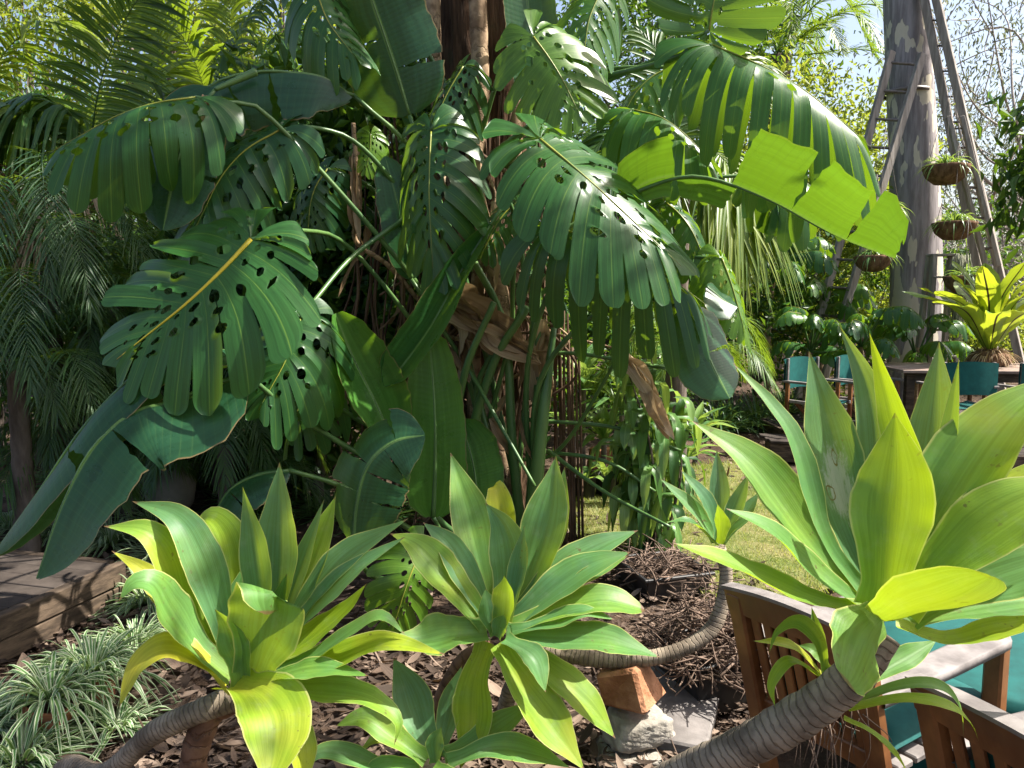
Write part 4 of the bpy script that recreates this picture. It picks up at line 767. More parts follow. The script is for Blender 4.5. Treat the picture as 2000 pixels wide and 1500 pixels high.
pad([(1045, 215), (1040, 110), (1030, 0), (1020, -110)], (4.75, 4.7), 110, (.3, -.9, .2), age=.15, fold=-.1, curl=-.3, stalk=[BASE, (1040, 640, 4.85), (1045, 400, 4.85)])
pad([(803, 545), (790, 460), (772, 380), (752, 305)], (4.6, 4.6), 82, (.2, -.95, .1), age=.35, fold=.0, curl=-.2, stalk=[BASE, (920, 760, 4.75), (850, 620, 4.65)])
pad([(1380, 560), (1400, 575), (1420, 590), (1440, 600)], 4.3, 110, (.1, -.5, .8), age=.05, fold=.1, curl=.3)
for q, r in (([BASE, W(1000, 860, 4.7), W(985, 640, 4.7), W(915, 490, 4.65)], [.034, .03, .026, .02]), ([BASE, W(1045, 960, 4.6), W(1062, 800, 4.6), W(1082, 640, 4.65)], [.05, .044, .036, .018]), ([BASE, W(1048, 800, 4.7), W(1050, 650, 4.75), W(1050, 520, 4.75)], [.03, .026, .024, .02]), ([BASE, W(925, 900, 4.65), W(960, 720, 4.6), W(1030, 600, 4.5)], [.034, .03, .028, .022]), ([BASE, W(900, 900, 4.6), W(905, 740, 4.55), W(965, 590, 4.5)], [.032, .028, .024, .018])):
    mb = MB(); mb.tube(q, r, 12, 30); mb.build('leaf_stalk', M['petiole'], ST)
rd = np.random.default_rng(44)
def dead(pxs, d, wpx, age, n=5, sp=10):
    for k in range(n):
        P = [W(p[0] + rd.normal(0, sp), p[1] + rd.normal(0, sp), d + rd.normal(0, .05)) for p in pxs]
        mb = MB(); agave_leaf(mb, P, wpx * rd.uniform(.5, 1.3) * d / F, rd.normal(0, 1, 3) + A([0, -1.2, .3]), np.clip(age + rd.normal(0, .2), 0, 1), rd.uniform(.3, 1.3), [(0, .4), (.2, 1), (.5, .8), (.7, .95), (.9, .5), (1, .03)], 24, 9, .5); mb.build('dead_leaf', M['dry'], ST)
dead([(855, 555), (920, 615), (980, 660), (1060, 695)], 4.6, 42, .55, 9, 12); dead([(1215, 690), (1250, 740), (1285, 800), (1312, 850)], 4.5, 30, .95, 6, 6); dead([(870, 590), (890, 650), (900, 740)], 4.65, 30, .4, 5); dead([(1060, 640), (1050, 720), (1075, 800)], 4.75, 26, .5, 5); dead([(400, 190), (405, 230), (410, 265)], 4.0, 16, .6, 3, 4); dead([(690, 300), (695, 400), (700, 480)], 4.75, 14, .5, 4, 6)
for k in range(34):
    x = rd.uniform(700, 1060); y = rd.uniform(280, 820); l = rd.uniform(60, 190); dx = rd.normal(0, 40); dead([(x, y), (x + dx * .5 + rd.normal(0, 12), y + l * .5), (x + dx, y + l)], rd.uniform(4.7, 5.05), rd.uniform(6, 22), rd.uniform(.1, .6), 1, 3)

# ---------------------------------------------------------------- palms
def palm(name, label, base, crown, fr, mat='palm', trunk=.06, group=None, bark='bark'):
    """fr: list of (points in the world, leaflet length, count, kwargs)"""
    t = thing(name, label, 'palm', base, group)
    mb = MB(); mb.tube([A(base), (A(base) + A(crown)) / 2, A(crown)], [trunk * 1.3, trunk, trunk * .9], 12, 30, ring=lambda s: 1 + .05 * np.sin(s * 120)); mb.build('trunk', M[bark], t)
    for p, ll, n, k in fr:
        k = dict(k); mt = k.pop('mat', mat); mb = MB(); frond(mb, [A(crown)] + [A(q) for q in p], ll, n, k.pop('hint', (0, -.3, 1)), **k); mb.build('frond', M[mt], t)
    return t
c = W(165, 430, 6.2)
palm('feather_palm', 'palm with dark arching feather fronds at the upper left', (c[0], 6.2, 0), c, [
    ([W(180, 260, 6.1), W(205, 130, 6.0), W(255, 20, 5.9), (W(330, -70, 5.8))], .52, 52, dict(ang=1.15, droop=.3, wid=.036, hint=(.3, -.9, .3), age=.25, bare=.2)),
    ([W(230, 330, 6.6), W(310, 150, 6.8), W(300, 20, 6.9), (W(270, -60, 7.0))], .5, 48, dict(ang=1.1, droop=.3, wid=.036, hint=(-.3, -.9, .3), age=.75, bare=.25)),
    ([W(110, 300, 6.0), W(40, 215, 5.8), W(-80, 200, 5.6), W(-160, 260, 5.4)], .75, 46, dict(ang=.95, droop=1.25, wid=.05, age=.5, bare=.15)),
    ([W(180, 310, 6.2), W(140, 225, 6.0), W(60, 190, 5.9), W(-30, 230, 5.8)], .72, 44, dict(ang=.95, droop=1.3, wid=.05, age=.35, bare=.15)),
    ([W(300, 290, 6.5), W(400, 200, 6.6), W(480, 40, 6.7), W(540, -20, 6.6)], .55, 46, dict(ang=.9, droop=1.0, wid=.04, age=.2, bare=.3)),
    ([W(260, 330, 6.4), W(340, 280, 6.2), W(420, 290, 6.0), W(480, 360, 5.9)], .5, 40, dict(ang=.9, droop=.8, wid=.035, age=.15, bare=.2)),
    ([W(110, 380, 6.2), W(60, 360, 6.0), W(-20, 360, 5.8), W(-120, 400, 5.6)], .6, 44, dict(mat='dry', ang=.7, droop=.9, wid=.022, age=.55, bare=.1)),
    ([W(175, 400, 5.9), W(140, 380, 5.6), W(90, 400, 5.4), W(60, 480, 5.2)], .55, 40, dict(mat='dry', ang=.6, droop=.8, wid=.022, age=.75, bare=.1))], trunk=.09)
c = W(-60, 260, 7.5)
palm('feather_palm', 'palm at the far upper left corner with yellow-green sunlit fronds', (c[0], 7.5, 0), c, [
    ([W(-20, 150, 7.3), W(50, 60, 7.2), W(120, 40, 7.1), W(190, 90, 7.0)], .6, 46, dict(ang=.85, droop=.7, wid=.04, age=.95, bare=.15)),
    ([W(-50, 90, 7.4), W(-10, -20, 7.3), W(60, -60, 7.2)], .6, 46, dict(ang=.85, droop=.5, wid=.04, age=1.0, bare=.15)),
    ([W(0, 220, 7.2), W(60, 190, 7.0), W(130, 240, 6.8)], .55, 40, dict(ang=.9, droop=.9, wid=.04, age=.6, bare=.15)),
    ([W(-60, 120, 7.7), W(-100, 20, 7.8), W(-160, 0, 8.0)], .6, 40, dict(ang=.85, droop=.7, wid=.04, age=.8))], trunk=.1)
c = W(420, 330, 8.6)
palm('feather_palm', 'sunlit feather palm behind the drooping split leaf, upper left', (c[0], 8.6, 0), c, [
    ([W(400, 180, 8.4), W(350, 60, 8.2), W(280, -20, 8.0)], .75, 50, dict(ang=.95, droop=.5, wid=.05, age=.9)), ([W(470, 180, 8.5), W(540, 80, 8.3), W(620, 60, 8.1)], .75, 50, dict(ang=.95, droop=.9, wid=.05, age=.4)),
    ([W(430, 160, 8.8), W(450, 40, 8.9), W(430, -60, 9.0)], .7, 50, dict(ang=1.0, droop=.5, wid=.05, age=.8)), ([W(340, 220, 8.2), W(250, 180, 7.9), W(160, 230, 7.6)], .75, 50, dict(ang=.95, droop=.9, wid=.05, age=.85)),
    ([W(360, 280, 8.0), W(300, 290, 7.7), W(250, 370, 7.4)], .7, 46, dict(ang=.9, droop=.9, wid=.045, age=.5)), ([W(480, 260, 8.2), W(560, 250, 8.0), W(640, 330, 7.8)], .7, 46, dict(ang=.9, droop=.9, wid=.045, age=.3))], trunk=.1)
def date_palm(cpx, d, label, seed, n=24, L=1.15, droop=.5, age=.1, up=(-.45, 1.2), top=None):
    rg = np.random.default_rng(seed); c = W(cpx[0], cpx[1], d); fr = []
    for k in range(n):
        az = 6.28 * k / n + rg.normal(0, .2); el = rg.uniform(*up); l = L * rg.uniform(.8, 1.15); h = A([math.cos(az), math.sin(az), 0])
        p1 = c + l * .35 * (h * math.cos(el) + A([0, 0, math.sin(el)])); p2 = c + l * (.68 * h * math.cos(el * .8) + A([0, 0, .55 * math.sin(el)])) ; p3 = c + l * (.95 * h * math.cos(el * .7) + A([0, 0, .28 * math.sin(el) - .38]))
        fr.append(([p1, p2, p3], .27, 54, dict(ang=.8, droop=droop, wid=.011, age=age + rg.uniform(-.05, .2), bare=.08, hint=(0, 0, 1), ns=4, rib=.005)))
    return palm('date_palm', label, (c[0], c[1], 0), c, fr, trunk=.06, group='fine-leaved date palms on the left')
date_palm((95, 520), 5.3, 'fine-leaved date palm nearest the left edge', 51)
date_palm((230, 600), 5.9, 'fine-leaved date palm behind the big hanging paddle leaf', 52)
date_palm((30, 700), 4.9, 'low fine-leaved date palm at the left edge', 53, L=.95)
date_palm((420, 640), 6.6, 'dark fine-leaved date palm in the shade behind the split leaves', 54)
date_palm((150, 830), 5.6, 'low fine-leaved date palm between the urn and the left edge', 58, n=22, L=.9)
date_palm((300, 800), 6.2, 'low fine-leaved date palm right above the urn', 59, n=20, L=.85)
date_palm((440, 870), 5.4, 'small fine-leaved date palm above the left agave', 55, n=13, L=.8)
date_palm((600, 560), 7.2, 'fine-leaved date palm deepest in the shade left of the trunk', 56)
c = W(1330, 330, 6.2)
palm('feather_palm', 'palm right of the trunk with drooping yellow-tipped fronds', (c[0], 6.2, 0), c, [
    ([W(1380, 290, 6.0), W(1430, 330, 5.8), W(1480, 420, 5.7)], .62, 44, dict(ang=.8, droop=1.1, wid=.035, age=.75)), ([W(1380, 340, 5.9), W(1420, 390, 5.7), W(1440, 470, 5.6)], .5, 40, dict(ang=.7, droop=1.1, wid=.03, age=.9)),
    ([W(1270, 260, 6.1), W(1210, 250, 5.9), W(1150, 300, 5.8)], .6, 44, dict(ang=.8, droop=.9, wid=.035, age=.3)), ([W(1280, 290, 6.0), W(1220, 300, 5.7), W(1150, 330, 5.6), W(1110, 400, 5.5)], .6, 46, dict(ang=.9, droop=.8, wid=.035, age=.2)),
    ([W(1350, 200, 6.4), W(1420, 120, 6.5), W(1500, 130, 6.6)], .6, 44, dict(ang=.9, droop=.6, wid=.035, age=.6)), ([W(1310, 200, 6.3), W(1290, 110, 6.4), W(1250, 60, 6.5)], .6, 44, dict(ang=.9, droop=.6, wid=.035, age=.5))], trunk=.08)
date_palm((1330, 660), 7.2, 'fine-leaved palm with yellowing lower fronds right of the trunk', 57, n=14, L=.85, age=.5)
c = W(1520, 110, 17.0); rg = np.random.default_rng(60); fr = []
for k in range(22):
    az = 6.28 * k / 22 + rg.normal(0, .15); el = rg.uniform(.0, 1.3); h = A([math.cos(az), math.sin(az) * .8, 0]); l = 3.2 * rg.uniform(.85, 1.1)
    fr.append(([c + l * (.4 * h * math.cos(el) + A([0, 0, .4 * math.sin(el)])), c + l * (.75 * h * math.cos(el * .8) + A([0, 0, .45 * math.sin(el)])), c + l * (h * math.cos(el * .7) + A([0, 0, .25 * math.sin(el) - .25]))], .42, 60, dict(ang=.75, droop=.2, wid=.03, age=.7, hint=(0, 0, 1), ns=4, rib=.02)))
palm('canary_palm', 'tall palm with long arching fronds against the white sky behind', (c[0], 17, 0), c, fr, trunk=.3)

# ---------------------------------------------------------------- big gum trunk, ladders, baskets
gx = 6.42; GD = 12.2
t = thing('gum_tree', 'tall gum tree with a thick grey trunk mottled with cream patches', 'tree', (gx, GD, 0))
mb = MB(); n, m = 60, 40; z = np.linspace(-.05, 12, n); a = np.linspace(0, 2 * np.pi, m, endpoint=False); rr = .40 - .014 * z + .16 * np.exp(-z / .4)
lob = 1 + .03 * np.cos(3 * a[None] + z[:, None] * .4) + .015 * np.cos(7 * a[None] - z[:, None]); cx = gx - .075 * z + .04 * np.sin(z * .6)
mb.grid(np.stack([cx[:, None] + rr[:, None] * lob * np.cos(a), GD + rr[:, None] * lob * np.sin(a), z[:, None] * np.ones(m)], -1), None, wrap=True); mb.build('trunk', M['gumtrunk'], t)
rg = np.random.default_rng(61); cm = MB(); lm = MB()
for c, r in (((6.4, 12.5, 12.2), (3.2, 3, 1.4)), ((9.0, 12.0, 11.2), (2.2, 2, 1.0)), ((4.0, 12, 11.8), (2.2, 2, 1.2))):
    cc, pp = clump_pts(rg, c, r, 30, 60, .45); leafcards(cm, pp, .16, .2, rg, 1.2)
    lm.tube([A([gx - .7, GD, 9.5]), (A([gx - .7, GD, 10.4]) + A(c)) / 2, A(c)], [.16, .1, .04], 8, 12)
cm.build('crown', M['gum'], t); lm.build('limb', M['palebark'], t)
mb = MB(); bz = W(1780, 172, 11.8)[2]; mb.lathe((gx - .40, GD, bz), [(.32, 0), (.36, .0), (.36, .05), (.32, .05)], 40); mb.build('strap', M['metal'], t)
def ladder(label, rails, nr, rad, mat='ladder', rung=.014, name='ladder', extra=None):
    """rails: two (foot, top) pairs in the world"""
    (f0, t0), (f1, t1) = rails; t = thing(name, label, 'ladder', (A(f0) + A(f1)) / 2 * A([1, 1, 0]))
    for f, e in rails:
        mb = MB(); d = norm(A(e) - A(f)); x = norm(A(f1) - A(f0)); mb.box((A(f) + A(e)) / 2, (rad * .6, rad, np.linalg.norm(A(e) - A(f))), X=norm(x - d * np.dot(x, d)), Z=d, bev=.006); mb.build('rail', M[mat], t)
    for k in range(nr):
        s = (k + .6) / nr; a = A(f0) + (A(t0) - A(f0)) * s; b = A(f1) + (A(t1) - A(f1)) * s; e = norm(b - a) * .02; mb = MB(); mb.tube([a - e, b + e], rung, 8, 4); mb.build('rung', M['metal' if mat == 'ladder' else mat], t)
    return t
ladder('long wooden ladder leaning in from the right against the gum tree', [(W(1958, 640, 11.2) * A([1, 1, 0]) + A([.15, 0, 0]), W(1800, -30, 11.8)), (W(2010, 640, 11.0) * A([1, 1, 0]) + A([.15, 0, 0]), W(1822, -30, 11.7))], 17, .17)
ladder('shorter wooden extension lying against the long ladder on the right', [(W(1925, 520, 10.9), W(1852, 228, 11.3)), (W(1950, 520, 10.85), W(1878, 228, 11.25))], 5, .10)
ladder('wooden ladder leaning from the left against the gum tree', [(W(1555, 660, 11.3) * A([1, 1, 0]), W(1742, 100, 11.75)), (W(1592, 660, 10.9) * A([1, 1, 0]), W(1802, 105, 11.6))], 13, .11, 'ladder', .02)
mb = MB()
def stand():
    c = W(1832, 700, 10.6); t = thing('step_ladder', 'small old step ladder draped with hanging moss beside the gum trunk', 'ladder', (c[0], c[1], 0)); x = c[0]; y = c[1]
    top = W(1832, 500, 10.6)[2]
    for sx in (-1, 1):
        for yy, sp_ in ((-.02, -.16), (.1, .25)):
            mb = MB(); f = A([x + sx * .21, y + sp_, 0]); e = A([x + sx * .145, y + yy, top]); d = norm(e - f); mb.box((f + e) / 2, (.06, .08, np.linalg.norm(e - f)), X=norm(A([1, 0, 0]) - d * d[0]), Z=d); mb.build('leg', M['ladder'], t)
    for k in range(6):
        zz = top * (k + .6) / 6.4; mb = MB(); mb.box((x, y - .16 * (1 - zz / top) - .02, zz), (.33, .11, .025)); mb.build('tread', M['ladder'], t)
    mb = MB(); mb.box((x, y + .04, top + .014), (.36, .20, .03)); mb.build('top', M['ladder'], t)
    rg = np.random.default_rng(65); mb = MB()
    for k in range(90):
        p = A([x + .17 + rg.normal(0, .05), y - .12 + rg.normal(0, .04), top + .03 - rg.uniform(0, .1)]); l = rg.uniform(.3, 1.3); mb.tube([p, p + A([rg.normal(0, .03), rg.normal(0, .03), -l / 2]), p + A([rg.normal(0, .04), rg.normal(0, .04), -l])], [.006, .007, .003], 4, 8)
    o = mb.build('moss', M['moss']); tag(o, 'pale grey moss hanging from the step ladder', 'moss', kind='stuff')
stand()
def basket(px, py, d, r, label, seed, hang=1.1):
    c = W(px, py, d); t = thing('hanging_basket', label, 'hanging basket', c, 'hanging baskets around the gum tree'); mb = MB()
    mb.lathe(c, [(.001, -r * .75), (r * .5, -r * .68), (r * .85, -r * .38), (r, .0), (r * 1.02, .12 * r), (r * .9, .15 * r), (.001, .2 * r)], 24); mb.build('basket', M['coir'], t)
    mb = MB(); blades(mb, c + A([0, 0, .1 * r]), 110, r * 1.7, .022, 1.0, 1.2, np.random.default_rng(seed)); mb.build('plant', M['broad'], t)
    mb = MB()
    for k in range(3): a = k * 2.09; mb.tube([c + A([math.cos(a) * r * .95, math.sin(a) * r * .95, .1 * r]), c + A([0, 0, hang])], .004, 4, 4)
    mb.build('wire', M['metal'], t)
basket(1848, 330, 11.0, .30, 'upper hanging coir basket between gum trunk and right ladder', 71); basket(1864, 440, 10.8, .28, 'lower hanging coir basket between gum trunk and right ladder', 72); basket(1722, 412, 10.6, .25, 'hanging basket left of the gum trunk behind the torn bright leaf', 73); basket(1705, 505, 10.4, .24, 'lowest hanging basket left of the gum trunk', 74); basket(1885, 545, 10.3, .26, 'hanging basket beside the top of the step ladder', 75, .8)

# ---------------------------------------------------------------- deck with table and director chairs
DZ = .14
def far_deck():
    c0 = A([3.15, 8.2, 0]); t = thing('garden_deck', 'low timber deck under the outdoor table and green chairs', 'deck', (5.5, 10, 0))
    for k in range(26):
        mb = MB(); y = 8.2 + k * .148; mb.box((7.4, y - .5, DZ - .015), (8.2, .142, .03), rnd=RNG.uniform(0, 1)); mb.build('plank', M['timber'], t)
    mb = MB(); mb.box((7.4, 7.58, DZ / 2 - .02), (8.2, .05, DZ + .03)); mb.build('fascia', M['beam'], t)
    mb = MB(); mb.box((3.27, 9.6, DZ / 2 - .02), (.05, 3.9, DZ + .03)); mb.build('fascia', M['beam'], t)
    c = G(1550, 905); t2 = thing('wooden_step', 'dark wooden box step below the deck by the path', 'step', (c[0], c[1], 0))
    for k in range(3): mb = MB(); mb.box((c[0] + .1, c[1] + .1 + k * .16, .205), (.62, .15, .03), X=(.97, -.2, 0), rnd=RNG.uniform(0, 1)); mb.build('plank', M['timber'], t2)
    mb = MB(); mb.box((c[0] + .1, c[1] + .26, .09), (.56, .42, .19), X=(.97, -.2, 0)); mb.build('box', M['beam'], t2)
far_deck()
def director_chair(loc, rz, label, sc=1.0):
    """faces local -Y"""
    t = thing('director_chair', label, 'chair', (0, 0, 0), 'green canvas chairs at the outdoor table')
    for sx in (-1, 1):
        for y in (-.2, .2): mb = MB(); mb.box((sx * .27, y, .315 if y < 0 else .315), (.03, .045, .63)); mb.build('leg', M['teak'], t)
        mb = MB(); mb.box((sx * .27, 0, .645), (.055, .52, .025)); mb.build('armrest', M['grey_wood'], t)
        mb = MB(); mb.box((sx * .255, .22, .72), (.028, .035, .36)); mb.build('back_post', M['grey_wood'], t)
        mb = MB(); mb.box((sx * .25, 0, .43), (.03, .44, .035)); mb.build('seat_rail', M['grey_wood'], t)
        mb = MB(); mb.box((sx * .245, 0, .06), (.03, .46, .04)); mb.build('foot_rail', M['teak'], t)
    for s in (-1, 1):
        mb = MB(); a = A([-s * .23, -.12 * s, .06]); b = A([s * .23, -.12 * s, .42]); mb.box((a + b) / 2, (.04, .02, np.linalg.norm(b - a)), Z=norm(b - a), X=(b - a)[[2, 1, 0]] * A([1, 0, -1])); mb.build('cross_bar', M['teak'], t)
    x = np.linspace(-.24, .24, 12); y = np.linspace(-.2, .2, 8); X, Y = np.meshgrid(x, y, indexing='ij'); mb = MB(); mb.grid(np.stack([X, Y, .445 - .035 * np.cos(X / .24 * 1.57) + 0 * Y], -1)); mb.grid(np.stack([X, Y, .437 - .035 * np.cos(X / .24 * 1.57) + 0 * Y], -1)[::-1]); mb.build('seat', M['teal'], t)
    z = np.linspace(.56, .90, 10); X, Z = np.meshgrid(np.linspace(-.285, .285, 14), z, indexing='ij'); bow = .04 * np.cos(X / .285 * 1.57); mb = MB()
    mb.grid(np.stack([X, .215 + bow, Z + .01 * np.cos(X * 9)], -1)); mb.grid(np.stack([X, .245 + bow, Z + .01 * np.cos(X * 9)], -1)[::-1]); mb.build('backrest', M['teal'], t)
    t.location = loc; t.rotation_euler = (0, 0, rz); t.scale = (sc,) * 3; return t
# local -Y is the front: rotated so that the two left chairs look to the right and towards the table
c = W(1600, 745, 8.45); director_chair((c[0], 8.45, DZ), math.radians(32), 'green canvas chair farthest left at the outdoor table')
c = W(1695, 745, 8.75); director_chair((c[0], 8.75, DZ), math.radians(36), 'green canvas chair second from the left, at the end of the outdoor table')
c = W(1880, 760, 8.05); director_chair((c[0], 8.05 + .12, DZ), math.radians(180), 'green canvas chair with its back to the camera in front of the table')
c = W(2008, 762, 8.05); director_chair((c[0], 8.05 + .1, DZ), math.radians(194), 'green canvas chair cut by the right edge in front of the table')
def table():
    P0 = W(1745, 712, 9.6); zt = DZ + .74; t = thing('outdoor_table', 'long weathered outdoor table of wooden boards behind the green chairs', 'table', (6.5, 9.9, DZ)); X = norm(A([1, -.10, 0])); Y = norm(A([.10, 1, 0])); c0 = A([P0[0] - .35, 8.72, zt])
    for k in range(8): mb = MB(); mb.box(c0 + X * 1.75 + Y * (k * .148), (3.5, .143, .035), X=X, rnd=RNG.uniform(0, 1), jit=.001); mb.build('board', M['table_wood'], t)
    for a in (.12, 3.35):
        for b in (.05, 1.0): mb = MB(); p = c0 + X * a + Y * b; mb.box((p[0], p[1], DZ + .36), (.09, .09, .72), X=X); mb.build('leg', M['beam'], t)
    mb = MB(); mb.box(c0 + X * 1.75 + Y * .02 + A([0, 0, -.07]), (3.3, .03, .10), X=X); mb.build('apron', M['beam'], t)
    b = thing('bench', 'plain wooden bench tucked along the near side of the table', 'bench', (P0[0] + 1.9, 8.5, DZ))
    for k in range(2): mb = MB(); mb.box((P0[0] + 1.9, 8.42 + k * .13, DZ + .45), (2.4, .12, .035)); mb.build('board', M['grey_wood'], b)
    for sx in (-1, 1): mb = MB(); mb.box((P0[0] + 1.9 + sx * 1.0, 8.49, DZ + .215), (.08, .24, .43)); mb.build('leg', M['beam'], b)
    return zt
ZT = table()
def nest_fern():
    c = W(1932, 700, 9.25); c[2] = ZT + .02; t = thing('nest_fern', 'bright yellow-green bird nest fern with dark midribs standing on the outdoor table', 'fern', c); rg = np.random.default_rng(80)
    mb = MB(); mb.lathe(c, [(.001, 0), (.20, 0), (.24, .06), (.20, .14), (.12, .18), (.001, .19)], 24); mb.build('root_ball', M['coir'], t)
    mb = MB(); blades(mb, c + A([0, 0, .13]), 420, .30, .016, 1.25, 1.5, rg); [np.maximum(q[:, 2], ZT + .004, out=q[:, 2]) for q in mb.v]; mb.build('dead_fringe', M['dry'], t)
    for k in range(19):
        az = 6.28 * k / 19 + rg.normal(0, .12); inner = k % 3 == 0; el = rg.uniform(1.1, 1.45) if inner else rg.uniform(.55, 1.1); l = rg.uniform(.95, 1.25) * (1.05 if math.cos(az) < 0 else .95); h = A([math.cos(az), math.sin(az), 0]); b = c + A([0, 0, .2]) + h * .06
        p = [b, b + l * .5 * (h * math.cos(el + .15) + A([0, 0, math.sin(el + .15)])), b + l * (h * math.cos(el - .1) + A([0, 0, math.sin(el - .1) - .05]))]
        m_ = MB(); agave_leaf(m_, p, .25, -h * math.sin(el) + A([0, 0, math.cos(el)]), rg.uniform(0, 1), .25, [(0, .15), (.15, .5), (.45, .95), (.7, 1), (.88, .75), (.97, .35), (1, .05)], 26, 9, .25); m_.build('frond', M['nest'], t)
nest_fern()

# ---------------------------------------------------------------- slatted chairs with teal cushions, lower right
def slat_chair(p0, p1, top, label, tilt=.34):
    """p0, p1: ends of the top rail (xy); the chair faces the left-hand normal of p0 -> p1"""
    p0 = A([*p0, 0.0]); p1 = A([*p1, 0.0]); X = norm(p1 - p0); Fw = A([-X[1], X[0], 0]); w = np.linalg.norm(p1 - p0); Z = A([0, 0, 1.0]); mid = (p0 + p1) / 2
    t = thing('slatted_chair', label, 'chair', mid + Fw * .25, 'slatted wooden garden chairs')
    up = norm(Z - Fw * tilt); sh = .43
    def bp(x, z): return mid + X * x + Fw * (tilt * (top - z)) + Z * z
    for s in (-1, 1):
        mb = MB(); a = bp(s * (w / 2 - .03), 0.0); b = bp(s * (w / 2 - .03), top - .02); a = a - Fw * .04; mb.box((a + b) / 2, (.055, .04, np.linalg.norm(b - a)), X=X, Z=norm(b - a), bev=.007); mb.build('back_post', M['teak'], t)
        mb = MB(); f = mid + X * s * (w / 2 - .03) + Fw * .70; mb.box(f + Z * .33, (.055, .05, .66), X=X, bev=.007); mb.build('leg', M['teak'], t)
        # armrest with a rounded front end
        st = bp(s * (w / 2 - .03), .665); en = f + Fw * .04 + Z * .665; mb = MB(); L_ = np.linalg.norm(en - st); d = norm(en - st); n = 14; prof = np.linspace(0, 1, n); hw = np.where(prof > .9, .045 * np.sqrt(np.clip(1 - ((prof - .9) / .1) ** 2, .05, 1)), .036 + .009 * np.minimum(prof / .5, 1)); sd = norm(np.cross(Z, d))
        cs = [(-1, -.9), (-1, .9), (-.85, 1), (.85, 1), (1, .9), (1, -.9), (.85, -1), (-.85, -1)]
        P = np.stack([st + d * L_ * prof[k] + np.stack([sd * hw[k] * q[0] + Z * .014 * q[1] for q in cs]) for k in range(n)]); mb.grid(P, None, wrap=True)
        e0 = mb.n; mb.raw(P[-1], [[0, 1, 2, 3], [0, 3, 4, 7], [4, 5, 6, 7]]); mb.build('armrest', M['grey_wood'], t)
    # arched top rail, grey weathered on top
    n = 16; s = np.linspace(-1, 1, n); arch = .022 * (1 - s ** 2); mb = MB(); cs = [(-.5, 0), (-.5, .98), (.5, .98), (.5, 0)]
    P = np.stack([np.stack([bp(s[k] * (w / 2), top - .085) + Fw * (q[0] * .038) + up * (q[1] * (.07 + arch[k])) for q in cs]) for k in range(n)]); mb.grid(P, None, wrap=True)
    mb.raw(P[0], [[0, 1, 2, 3]]); mb.raw(P[-1], [[3, 2, 1, 0]]); r = mb.build('top_rail', M['teak'], t, smooth=False)
    mb = MB(); P = np.stack([np.stack([bp(s[k] * (w / 2 + .004), top - .085) + Fw * (q * .046) + up * (.0695 + arch[k] + h) for q, h in ((-.5, 0), (-.5, .012), (.5, .012), (.5, 0))]) for k in range(n)]); mb.grid(P, None, wrap=True); mb.raw(P[0], [[0, 1, 2, 3]]); mb.raw(P[-1], [[3, 2, 1, 0]]); mb.build('rail_cap', M['grey_wood'], t, smooth=False)
    mb = MB(); mb.box(bp(0, sh + .03), (w - .08, .03, .07), X=X, Z=up); mb.build('lower_rail', M['teak'], t)
    ns = 8
    for k in range(ns):
        x = (k + .5) / ns * (w - .12) - (w - .12) / 2; a = bp(x, sh + .06); b = bp(x, top - .075); mb = MB(); mb.box((a + b) / 2, (.030, .014, np.linalg.norm(b - a)), X=X, Z=up, bev=.004); mb.build('slat', M['teak'], t)
    for k in range(6): mb = MB(); mb.box(mid + Fw * (.24 + k * .085) + Z * (sh - .01), (w - .06, .07, .02), X=X); mb.build('seat_slat', M['grey_wood'], t)
    mb = MB(); mb.box(mid + Fw * .70 + Z * (sh - .05), (w - .06, .025, .07), X=X); mb.build('seat_rail', M['teak'], t)
    def cushion(c, sx, sy, sz, X_, Z_):
        n = 14; g = np.linspace(-1, 1, n); U, V = np.meshgrid(g, g, indexing='ij'); e = (1 - np.abs(U) ** 6) * (1 - np.abs(V) ** 6); hgt = sz / 2 * (e ** .35); Y_ = np.cross(Z_, X_); m_ = MB()
        for sg in (1, -1):
            P = A(c) + (U * sx / 2)[..., None] * X_ + (V * sy / 2)[..., None] * Y_ + (sg * hgt)[..., None] * Z_; m_.grid(P if sg > 0 else P[::-1])
        return m_
    cushion(mid + Fw * .46 + Z * (sh + .035), w - .10, .52, .08, X, Z).build('seat_cushion', M['teal'], t)
    cushion(bp(0, (sh + top) / 2 + .02) + Fw * .055, w - .12, top - sh - .08, .07, X, -norm(np.cross(X, up))).build('back_cushion', M['teal'], t)
    return t
slat_chair((.62, 2.16), (.865, 1.785), .85, 'slatted wooden garden chair behind the big agave, farther from the camera')
slat_chair((.885, 1.63), (1.06, 1.12), .84, 'slatted wooden garden chair at the lower right corner with grey armrests')
mb = MB()
tb = thing('covered_table', 'low round garden table under a teal cloth beyond the slatted chairs', 'table', (1.75, 2.65, 0))
TC = A([1.75, 2.65, 0]); n = 48; a = np.linspace(0, 2 * np.pi, n, endpoint=False); ca = np.stack([np.cos(a), np.sin(a), 0 * a], 1); up = A([0, 0, 1.0]); P = [TC + up * .46 + 0 * ca]
for r, z in ((.25, .46), (.48, .46), (.497, .452)): P.append(TC + ca * r + up * z)
for z in (.42, .34, .24, .14): P.append(TC + ca * (.505 + (.46 - z) * .12 * (1 + np.cos(9 * a)))[:, None] + up * (z + .015 * np.cos(4 * a))[:, None])
mb.grid(np.stack(P), None, wrap=True); mb.build('cloth', M['teal'], tb)
for k in range(4): mb = MB(); q = k * 1.57 + .4; mb.box(TC + A([.32 * math.cos(q), .32 * math.sin(q), .22]), (.05, .05, .45)); mb.build('leg', M['teak'], tb)

